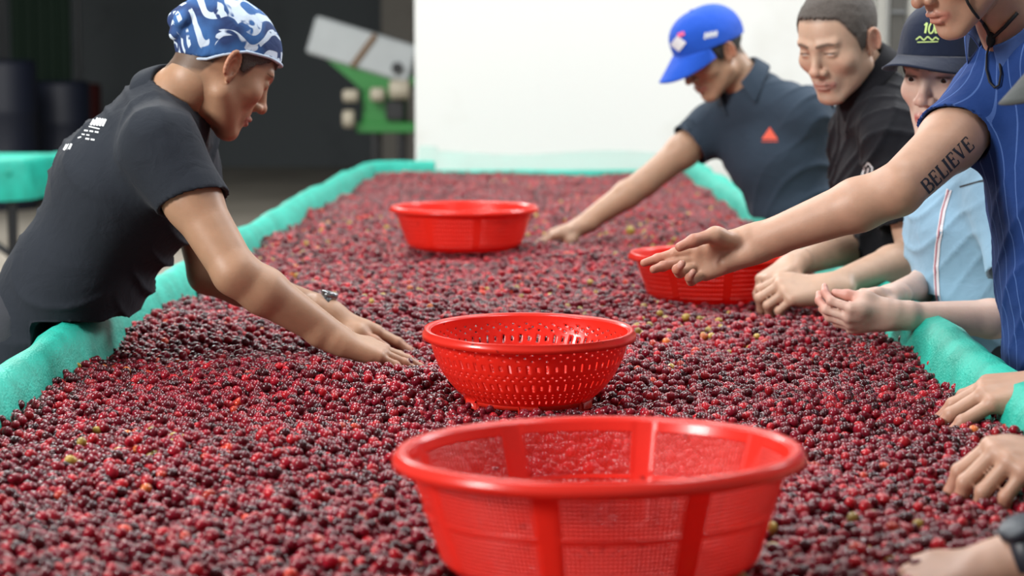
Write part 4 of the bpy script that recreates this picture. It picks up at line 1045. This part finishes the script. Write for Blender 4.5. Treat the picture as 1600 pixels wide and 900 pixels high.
# wrist watch on the far wrist
def wrist_watch(root, A, w, r=0.030, mat=M_BLACKPL, face=None, t=0.03, fr=0.016, width=0.020):
    E, Wp = V(A['e']), V(w); ax = (V(A['w']) - E).normalized(); c = Wp; Z = V(A['back']); Z = (Z - ax*Z.dot(ax)).normalized(); S = ax.cross(Z); R = Matrix((S, Z, ax)).transposed()
    m = MB(); hw = width/2; prof = [(r-0.001, -hw), (r+0.002, -hw), (r+0.003, 0), (r+0.002, hw), (r-0.001, hw)]; m.lathe(prof, c, 40, R, close=True); st = m.build('watch', mat, root, True)
    R2 = Matrix((S, ax, Z)).transposed(); m = MB(); m.lathe([(0.0001, 0.009), (fr*0.86, 0.009), (fr, 0.007), (fr, 0.0), (fr*0.9, -0.004)], c + Z*r, 32, R2); m.build('watch_case', face or mat, st, True)
A = p1['arms'][1]; wrist_watch(r1, A, V(A['w']).lerp(V(A['e']), 0.05), face=simple('dark_steel_case', (0.3, 0.3, 0.31), 0.25, 0.05, 30, 0, metal=0.9))

# ---- man with the blue cap reaching from the far right
p2 = dict(label='man in a bright blue cap and slate polo reaching across the far end', skin=(0.44, 0.26, 0.165), cloth=C_P2,
    hh=0.0028, rest=0.735, head=at(1114, 84, 5.96), face=(-0.69, -0.36, -0.53), hs=1.0, gaze=0.5, eye=0.002, neck=at(1170, 140, 6.0), sr=at(1115, 196, 6.10), sl=at(1258, 172, 5.90),
    chest=at(1213, 235, 6.02), waist=at(1242, 325, 6.03), pelvis=at(1262, 410, 6.05), wr=1.6, foot=0.06, hole=0.058, scalp=(ZH, (0.03, 0.025, 0.02), 0.010),
    torso=dict(p=(0.14, 0.105), w=(0.130, 0.100), c=(0.160, 0.115), n=(0.13, 0.085)), collar_opt=dict(gap=0.55, hgt=0.034, tip=0.03),
    arms=[dict(side=1, e=at(1008, 285, 6.02), w=at(908, 353, 5.98), d=at(845, 372, 5.96)-at(908, 353, 5.98), back=(0.1, -0.1, 1), pose=CURL(18, 18, 10), hem=0.36, hr=0.076, fat=1.0),
          dict(side=-1, e=at(1296, 245, 6.10), w=at(1262, 335, 6.26), d=(-0.6, 0.35, -0.4), back=(0.3, 0.9, 0.1), pose=CURL(30, 30, 15), hem=0.70, hr=0.070)])
r2, b2, s2, X2 = person(p2)
hair(r2, X2, ZH, M_HAIR, 0.006)
c2 = cap_hat(r2, X2, C_CAPB, True, zl=((-0.13, 0.0), (0.0, 0.035), (0.12, 0.062)), high=0.004, length=0.085, droop=0.7)
M_OR = simple('orange_print', (0.80, 0.10, 0.05), 0.6, 0.05); M_PINK = simple('pink_print', (0.75, 0.10, 0.25), 0.6, 0.05); M_WSH = M_WHITEPRINT
qs = []
for k in range(9):
    wd_ = 1.2 + k*1.35; qs += stroke([(1203.5-wd_, 200+k*2.1), (1203.5+wd_, 200+k*2.1)], 2.15)
qs += stroke([(1191, 221), (1216, 221)], 1.4)
decal('chest_emblem', s2, qs, M_OR, s2, 0.003)
decal('cap_patch', c2, stroke([(1055, 75), (1066, 61)], 17), M_WSH, c2, 0.0035); decal('cap_patch', c2, stroke([(1060, 56), (1070, 52)], 6), M_PINK, c2, 0.0045)
qs = []
for k in range(4): qs += stroke([(1101+k*5.6, 61-k*1.2), (1103+k*5.4, 51-k*1.0)], 3.4)
qs += stroke([(1101, 56), (1121, 52)], 2.4)
decal('cap_lettering', c2, qs, M_WSH, c2, 0.0016)

# ---- man with cropped grey hair
p3 = dict(label='man with cropped greying hair and black polo looking down at the cherries', skin=(0.56, 0.36, 0.255), scalp=(ZH3, (0.07, 0.055, 0.048), 0.013), cloth=C_P3, lip=(0.40, 0.15, 0.13),
    brow=0.75, hh=0.0022, rest=0.735, head=at(1312, 68, 4.58), face=(-0.58, -0.64, -0.40), roll=0.0, hs=1.0, w=1.03, gaze=0.7, eye=0.0008, neck=at(1360, 136, 4.64), sr=at(1346, 208, 4.80), sl=at(1398, 214, 4.48),
    chest=at(1398, 290, 4.66), waist=at(1432, 390, 4.66), pelvis=at(1490, 495, 4.66), wr=1.5, foot=0.02, hole=0.062, cz=0.036, cw=0.85,
    torso=dict(p=(0.150, 0.115), w=(0.150, 0.120), c=(0.155, 0.120), n=(0.12, 0.085)), collar_opt=dict(gap=0.45, hgt=0.036, tip=0.03),
    arms=[dict(side=1, e=at(1352, 378, 4.74), w=at(1238, 414, 4.42), d=at(1176, 452, 4.32)-at(1238, 414, 4.42), back=(-0.3, -0.2, 1), pose=CURL(40, 50, 25), hem=0.70, hr=0.070, fat=0.95),
          dict(side=-1, e=at(1432, 400, 4.44), sc=1.10, w=at(1294, 450, 4.26), d=at(1190, 450, 4.24)-at(1294, 450, 4.26), back=(-0.15, -0.55, 0.85), pose=CURL(42, 62, 35), hem=0.72, hr=0.074, fat=1.0)])
r3, b3, s3, X3 = person(p3)
hair(r3, X3, ZH3, M_HAIRG, 0.0036, 0.0010)
qs = []
for a in (0, 1, 2): qs += stroke([(1348+a*7, 274), (1351+a*6.5, 262-abs(a-1)*-2)], 3.0)
qs += stroke([(1346, 276), (1367, 275)], 2.4) + stroke([(1350, 262), (1357, 254), (1364, 263)], 2.4)
decal('chest_emblem', s3, qs, M_WHITEPRINT, s3, 0.0012)

# ---- woman with the navy cap and light blue jacket
p4 = dict(label='woman in a navy cap and light blue zip jacket cupping cherries', skin=(0.68, 0.47, 0.38), rest=0.735, cloth=C_P4, lip=(0.50, 0.08, 0.08), fem=True, beard=False, brow=0.6, w=0.97, neck_r=0.047,
    head=at(1484, 122, 3.98), face=(-0.60, -0.76, -0.18), roll=-0.04, hs=1.03, gaze=0.15, eye=0.0042, mouth_open=0.002, neck=at(1510, 232, 4.10), sr=at(1482, 292, 4.24), sl=at(1572, 300, 3.92),
    chest=at(1514, 350, 4.10), waist=at(1520, 460, 4.10), pelvis=at(1548, 575, 4.12), foot=0.0, top_name='zip_jacket', hole=0.056, cw=0.8,
    torso=dict(p=(0.150, 0.110), w=(0.14, 0.102), c=(0.145, 0.105), n=(0.11, 0.075)), collar_opt=dict(gap=0.3, hgt=0.022, tip=0.01), stain=0.7, wr=1.1,
    arms=[dict(side=1, e=at(1462, 440, 4.18), w=at(1392, 462, 3.93), d=at(1310, 462, 3.84)-at(1392, 462, 3.93), back=(0.0, 0.25, 0.9), pose=CURL(35, 38, 22), hem=0.75, hr=0.062, fat=0.80, sc=0.90),
          dict(side=-1, e=at(1606, 500, 3.80), w=at(1396, 493, 3.73), d=at(1310, 498, 3.72)-at(1396, 493, 3.73), back=(-0.10, -0.78, -0.55), pose=dict(i=(34, 40, 25, 0), m=(32, 42, 25, 0), r=(30, 42, 25, 0), p=(28, 42, 25, 0), t=((0.25, 0.9, -0.35), (-0.05, 0.95, -0.4), (-0.15, 0.9, -0.5))), hem=0.62, hr=0.066, fat=0.86, sc=0.92)])
r4, b4, s4, X4 = person(p4)
def longhair(g_): g_.ell((0, -0.075, -0.03), (0.066, 0.045, 0.075), k=0.03)
hair(r4, X4, [(-0.19, -0.09), (-0.06, -0.085), (-0.03, -0.05), (-0.01, 0.0), (0.02, -0.005), (0.032, 0.03), (0.06, 0.06), (0.1, 0.075)], M_HAIR, 0.006, 0.0014, longhair)
c4 = cap_hat(r4, X4, C_CAPN, True, zl=((-0.13, 0.012), (0.0, 0.042), (0.12, 0.062)), high=0.012, infl=0.014, length=0.085, droop=0.0)
M_LIME = simple('lime_embroidery', (0.50, 0.66, 0.22), 0.7, 0.08, 80, 0.3)
qs = stroke([(1446, 52), (1449, 36)], 3.2) + stroke([(1449, 36), (1445, 40)], 2.4)
def oval(cx, cy, rx, ry, w, sk=0.0, n=16):
    P = [(cx + rx*math.cos(2*math.pi*i/n) + sk*ry*math.sin(2*math.pi*i/n), cy - ry*math.sin(2*math.pi*i/n)) for i in range(n+1)]; return stroke(P, w)
qs += oval(1456, 44, 4.0, 8.5, 2.4, 0.2) + oval(1465, 43, 2.2, 9, 2.4, 0.3)
qs += stroke([(1432, 62), (1438, 57), (1444, 63), (1450, 57), (1457, 63), (1462, 58), (1467, 62)], 2.2) + stroke([(1434, 66), (1466, 65)], 1.8)
decal('cap_lettering', c4, qs, M_LIME, c4, 0.0016)
M_ZIPW = simple('white_zip_tape', (0.72, 0.70, 0.74), 0.6); M_ZIPR = simple('pink_zip_piping', (0.45, 0.16, 0.20), 0.6)
zp = [(1484, 296), (1474, 330), (1466, 380), (1463, 420), (1465, 460), (1476, 510), (1492, 550)]
decal('zip_tape', s4, stroke(zp, 8), M_ZIPW, s4, 0.0016); decal('zip', s4, stroke([(a-1, b) for a, b in zp], 2), M_ZIPR, s4, 0.0026)
decal('shoulder_seam', s4, stroke([(1500, 292), (1530, 284), (1549, 280)], 2.4), M_CORD, s4, 0.0014)

# ---- man in the royal blue polo with the outstretched arm
yh = 3.44
wr5 = at(1184, 379, 3.45); 
def ch(*a): return [at(x, y, Y) for (x, y, Y) in a]
chains5 = dict(t=ch((1160, 382, 3.455), (1116, 367, 3.415), (1084, 376, 3.40), (1062, 386, 3.395)),
    i=ch((1092, 388, 3.45), (1054, 396, 3.455), (1028, 404, 3.455), (1006, 411, 3.45)), m=ch((1088, 401, 3.455), (1054, 411, 3.45), (1036, 416, 3.435), (1021, 421, 3.42)),
    r=ch((1092, 415, 3.455), (1062, 426, 3.43), (1058, 421, 3.40), (1066, 412, 3.388)), p=ch((1102, 428, 3.45), (1080, 439, 3.425), (1077, 434, 3.40), (1083, 425, 3.39)))
p5 = dict(label='man in a royal blue striped polo stretching out his tattooed arm', skin=(0.50, 0.29, 0.195), cloth=C_P5, lip=(0.48, 0.17, 0.13),
    rest=0.735, head=at(1503, -66, 3.44), face=(-0.76, -0.36, -0.50), hs=0.98, mouth_open=0.004, gaze=0.6, eye=0.002, neck=at(1596, 62, 3.54), sr=at(1550, 158, 3.60), sl=at(1716, 140, 3.32), nose=1.1,
    chest=at(1672, 290, 3.52), waist=at(1690, 430, 3.52), pelvis=at(1706, 570, 3.52), foot=0.0, hole=0.060, cz=0.034,
    torso=dict(p=(0.168, 0.125), w=(0.165, 0.122), c=(0.162, 0.118), n=(0.13, 0.085)), collar_opt=dict(gap=0.5, hgt=0.042, tip=0.035), stain=0.6, wr=0.5,
    arms=[dict(side=1, e=at(1402, 297, 3.40), w=wr5, d=at(1088, 401, 3.455)-wr5, back=(0.12, 0.85, -0.30), pose=FLAT(), chains=chains5, ah=0.0026, hem=0.39, hr=0.070, fat=1.07, hemtilt=(0.30, 0, -0.15)),
          dict(side=-1, e=(1.17, 3.42, 1.10), w=(1.06, 3.27, 0.98), d=(-0.7, -0.5, -0.2), back=(0, 0, 1), pose=CURL(25, 30, 15), hem=0.55, hr=0.074)])
r5, b5, s5, X5 = person(p5)
hair(r5, X5, ZH, M_HAIR, 0.006)
h5 = cap_hat(r5, X5, C_HAT, False, name='sun_hat', button=False)
m = MB(); m.lathe([(0.088, 0.0), (0.10, -0.004), (0.125, -0.016), (0.127, -0.014), (0.101, 0.0), (0.090, 0.006)], (0, 0, 0), 48, close=True)
link('hat_brim', mesh_py('hat_brim', [X5 @ V((p[0], p[1]*1.22 - 0.008, p[2] + 0.060 + 0.12*p[1])) for p in m.v], m.f), C_HAT, h5)
# serif tattoo BELIEVE along the upper arm
GL = {'B': [([(0.1, 0), (0.1, 1)], 0.2), ([(0, 0), (0.45, 0)], .09), ([(0, 1), (0.4, 1)], .09), ([(0.1, .53), (0.4, .53)], .09), ([(0.4, 1), (0.56, .9), (0.56, .64), (0.4, .53)], .15), ([(0.42, .53), (0.64, .42), (0.64, .12), (0.42, 0)], .17)],
      'E': [([(0.1, 0), (0.1, 1)], 0.2), ([(0, 0), (0.55, 0)], .10), ([(0, 1), (0.52, 1)], .10), ([(0.1, .52), (0.4, .52)], .09), ([(0.55, 0), (0.58, .24)], .09), ([(0.52, 1), (0.54, .78)], .09), ([(0.4, .40), (0.4, .64)], .08)],
      'L': [([(0.1, 0), (0.1, 1)], 0.2), ([(-0.02, 1), (0.26, 1)], .09), ([(0, 0), (0.52, 0)], .10), ([(0.52, 0), (0.55, .26)], .09)],
      'I': [([(0.1, 0), (0.1, 1)], 0.2), ([(-0.04, 1), (0.24, 1)], .09), ([(-0.04, 0), (0.24, 0)], .09)],
      'V': [([(0.05, 1), (0.33, 0)], 0.19), ([(0.33, 0), (0.58, 1)], 0.08), ([(-0.06, 1), (0.2, 1)], .08), ([(0.44, 1), (0.7, 1)], .08)]}
ADV = dict(B=0.80, E=0.74, L=0.70, I=0.38, V=0.82)
qs = []; x = 0; T0 = (1451, 303); tx, ty = 0.700, -0.714; ux, uy = -0.60, -0.80; HT = 21.5
for c_ in 'BELIEVE':
    for pts_, w_ in GL[c_]:
        qs += stroke([(T0[0] + tx*HT*(x+a) + ux*HT*b, T0[1] + ty*HT*(x+a) + uy*HT*b) for a, b in pts_], max(w_*HT*0.95, 1.6))
    x += ADV[c_]
decal('tattoo', b5, qs, M_TATTOO, b5, 0.0004)
# chin cord of the hat
T = [b5, s5]
m = MB(); m.tube([surf(a, b, T, 0.004) for a, b in ((1508, -6), (1513, 6), (1520, 17), (1528, 27), (1536, 36))], 0.0024, 8); m.build('chin_strap', M_CORD, h5, True)
kp = surf(1548, 62, T, 0.010)
m = MB(); m.tube([surf(1536, 36, T, .004), surf(1543, 48, T, 0.006), kp], 0.003, 8); m.tube([surf(1590, 20, T, 0.004), surf(1570, 42, T, 0.008), kp], 0.003, 8)
lp = [(1548, 62), (1542, 85), (1541, 108), (1546, 128), (1554, 137), (1561, 133), (1564, 115), (1562, 95), (1553, 72), (1548, 62)]
m.tube([surf(a, b, T, 0.006) for a, b in lp], 0.0020, 8); m.build('hat_cord', M_CORD, h5, True)
g = grid_for([kp], 0.03, 0.002); g.ell(kp, (0.008, 0.007, 0.014), k=0); sdf_obj(g, 'cord_toggle', M_CORD, h5)

# ---- person in the grey cap, mostly outside the right edge
p6 = dict(label='person in a grey cap at the right edge, hands spread over the cherries', skin=(0.46, 0.27, 0.185), cloth=C_P6,
    hh=0.004, rest=0.735, head=at(1766, 72, 2.72), face=(-0.80, -0.12, -0.58), neck=(0.87, 2.72, 1.30), sr=(0.85, 2.91, 1.24), sl=(0.87, 2.53, 1.24), chest=(0.94, 2.72, 1.14), waist=(1.00, 2.72, 1.02), pelvis=(1.05, 2.72, 0.90), foot=0.03, gaze=0.5,
    arms=[dict(side=1, e=(0.90, 2.98, 1.01), w=at(1650, 606, 2.96), d=at(1556, 614, 2.95)-at(1650, 606, 2.96), back=(-0.25, -0.35, 1), pose=dict(i=(26, 20, 12, 7), m=(30, 22, 12, 1), r=(30, 22, 12, -6), p=(30, 24, 14, -14), t=((0.6, 0.7, -0.35), (0.3, 0.9, -0.4), (0.1, 0.95, -0.4))), fat=1.0, hem=0.6, sc=1.18),
          dict(side=-1, e=(0.86, 2.46, 0.99), sc=1.14, w=at(1680, 714, 2.52), d=at(1598, 714, 2.50)-at(1680, 714, 2.52), back=(-0.45, -0.35, 0.9), pose=CURL(50, 34, 16, 3), fat=1.0, hem=0.6)], stain=0.5)
r6, b6, s6, X6 = person(p6)
hair(r6, X6, ZH, M_HAIR, 0.006)
c6 = cap_hat(r6, X6, C_CAPG, True, length=0.082, droop=0.35)

# ---- person with the black watch, only a hand in view
p7 = dict(label='person with a large black wrist watch at the bottom right corner', skin=(0.46, 0.27, 0.185), cloth=C_P6,
    hh=0.005, rest=0.735, head=(0.70, 1.98, 1.44), face=(-0.8, 0.1, -0.6), neck=(0.80, 1.96, 1.32), sr=(0.82, 2.14, 1.24), sl=(0.82, 1.78, 1.24), chest=(0.88, 1.96, 1.16), waist=(0.96, 1.96, 1.03), pelvis=(1.02, 1.96, 0.90), foot=0.03,
    arms=[dict(side=-1, e=(0.72, 1.96, 0.99), w=at(1560, 884, 2.04), d=at(1468, 900, 2.06)-at(1560, 884, 2.04), back=(-0.1, -0.3, 1), pose=CURL(45, 60, 30), fat=1.0, hem=0.6),
          dict(side=1, e=(0.95, 2.24, 1.02), w=(0.80, 2.32, 0.97), d=(-0.9, 0.1, -0.35), back=(-0.2, 0, 1), pose=CURL(20, 20, 10), fat=1.0, hem=0.6)])
r7, b7, s7, X7 = person(p7)
hair(r7, X7, ZH, M_HAIR, 0.006)
A = p7['arms'][0]; wrist_watch(r7, A, V(A['w']).lerp(V(A['e']), 0.11), r=0.031, mat=simple('slate_rubber', (0.018, 0.024, 0.034), 0.45), fr=0.021, width=0.026)

# ---- loose cherries away from the bed
def cherry_at(p, tone_, label, group=None, r=0.0068):
    o = bpy.data.objects.new('coffee_cherry', cm); o.location = p; o.scale = (r, r, r*1.12); o.rotation_euler = (rng.uniform(0, 3), rng.uniform(0, 3), 0); o.color = (*tone_, 1); COL.objects.link(o); tag(o, label, 'cherry', group)
q = bed_at(985, 363); cherry_at((q.x, q.y, float(bed_h(q.x, q.y))+0.018), (0.34, 0.26, 0.04), 'yellow green coffee cherry behind the left rim of the right basket', r=0.013)
hp4 = p4['arms'][1]['hp']; Wf = hp4['W']
for k, (a, b, c) in enumerate(((0.012, 0.075, -0.024), (-0.004, 0.082, -0.022), (-0.016, 0.07, -0.023), (0.0, 0.062, -0.025), (0.004, 0.074, -0.034))):
    cherry_at(Wf(a, b, c), (0.30, 0.02, 0.02), 'crimson coffee cherry held in the cupped hands', 'cherries in the cupped hands')

# ------------------------------------------------------------------ far hall: machine and stored things
YM = 18.0
A_ = lambda x, y, Y=YM: at(x, y, Y)
M_GRN = simple('green_machine_paint', (0.028, 0.24, 0.045), 0.4, 0.1); M_HOP = simple('dull_zinc_sheet', (0.50, 0.54, 0.56), 0.5, 0.12, 6, 0.05); M_BEI = simple('beige_motor_paint', (0.52, 0.47, 0.37), 0.5); M_RUST = simple('brown_strap', (0.20, 0.11, 0.05), 0.7)
mc = A_(590, 200); rt = empty('sorting_machine', (mc.x, YM, 0), 'green coffee sorting machine with a tilted grey hopper in the dark hall', 'machine')
c = A_(570, 78); R = Matrix.Rotation(math.radians(17), 3, 'Y')
hop = MB().box(c, (0.92, 0.55, 0.33), R, b=0.02).build('hopper', M_HOP, rt)
MB().box(c + R @ V((0.02, -0.285, -0.0)), (0.045, 0.03, 0.34), R @ Matrix.Rotation(0.35, 3, 'Y'), b=0.004).build('strap', M_RUST, hop)
MB().lathe([(0.0001, -0.02), (0.05, -0.02), (0.05, 0.02), (0.0001, 0.02)], c + R @ V((0.34, -0.29, -0.06)), 20, Matrix.Rotation(math.pi/2, 3, 'X')).build('port', M_BLACKPL, hop)
m = MB(); P = [A_(505, 84), A_(660, 122), A_(640, 142), A_(570, 140)]
v = [p + V((0, dy, 0)) for dy in (-0.24, 0.24) for p in P]; m.add(v, [(3,2,1,0), (4,5,6,7), (0,1,5,4), (1,2,6,5), (2,3,7,6), (3,0,4,7)]); m.build('chute', M_GRN, rt)
MB().box(A_(602, 168), (0.36, 0.45, 0.42), b=0.02).build('housing', M_GRN, rt); MB().box(A_(607, 198), (0.52, 0.50, 0.09), b=0.01).build('frame', M_GRN, rt)
for (x, y, rr, L_) in ((548, 150, 0.055, 0.13), (545, 186, 0.075, 0.10), (590, 148, 0.06, 0.12), (625, 140, 0.085, 0.18)):
    m = MB(); m.lathe([(0.0001, -L_/2), (rr*0.8, -L_/2), (rr, -L_*0.38), (rr, L_*0.38), (rr*0.8, L_/2), (0.0001, L_/2)], A_(x, y, YM-0.32), 24, Matrix.Rotation(math.pi/2, 3, 'Y')); m.build('motor', M_BEI, rt, True)
MB().box(A_(617, 172, YM-0.26), (0.16, 0.05, 0.17), b=0.01).build('opening', M_BLACKPL, rt)
for x in (588, 628):
    for dy in (-0.2, 0.2): q = A_(x, 200); MB().box((q.x, YM+dy, q.z/2), (0.05, 0.05, q.z), b=0.004).build('leg', M_BLACKPL, rt)
# things stored in the dark at left
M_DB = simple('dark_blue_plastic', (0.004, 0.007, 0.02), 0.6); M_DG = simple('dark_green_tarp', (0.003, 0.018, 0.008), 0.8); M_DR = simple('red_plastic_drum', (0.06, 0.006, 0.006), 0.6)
def drum(c, r, h, mat, label):
    rt_ = empty('drum', (c.x, c.y, 0), label, 'drum'); m = MB(); m.lathe([(0.0001, 0.0), (r*0.94, 0.0), (r, 0.04), (r, h*0.32), (r*1.03, h*0.34), (r, h*0.36), (r, h*0.64), (r*1.03, h*0.66), (r, h*0.68), (r, h-0.04), (r*0.94, h), (0.0001, h-0.01)], (c.x, c.y, 0), 32); m.build('body', mat, rt_, True)
    m = MB(); m.lathe([(0.0001, h+0.012), (r*0.9, h+0.010), (r*0.98, h-0.005)], (c.x, c.y, 0), 32); m.build('lid', mat, rt_, True)
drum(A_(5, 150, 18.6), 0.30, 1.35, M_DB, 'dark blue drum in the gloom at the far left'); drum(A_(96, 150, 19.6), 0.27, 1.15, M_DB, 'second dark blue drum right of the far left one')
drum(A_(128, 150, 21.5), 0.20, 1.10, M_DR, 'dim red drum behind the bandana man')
q = A_(62, 0, 20.5); m = MB(); nx = 30; vv = []; ff = []
for i in range(nx):
    for j in range(8): vv.append((q.x - 0.3 + 0.6*i/(nx-1), 20.5 + 0.05*math.sin(i*1.1), 0.02 + 2.4*j/7))
ff = [(i*8+j, (i+1)*8+j, (i+1)*8+j+1, i*8+j+1) for i in range(nx-1) for j in range(7)]
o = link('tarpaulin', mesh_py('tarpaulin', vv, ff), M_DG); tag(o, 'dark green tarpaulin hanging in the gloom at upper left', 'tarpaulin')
MB().tube([(q.x-0.4, 20.5, 2.43), (q.x+0.4, 20.5, 2.43)], 0.02).build('rail', M_BLACKPL, o); 
for s in (-0.38, 0.38): MB().tube([(q.x+s, 20.5, 0), (q.x+s, 20.5, 2.43)], 0.02).build('post', M_BLACKPL, o)
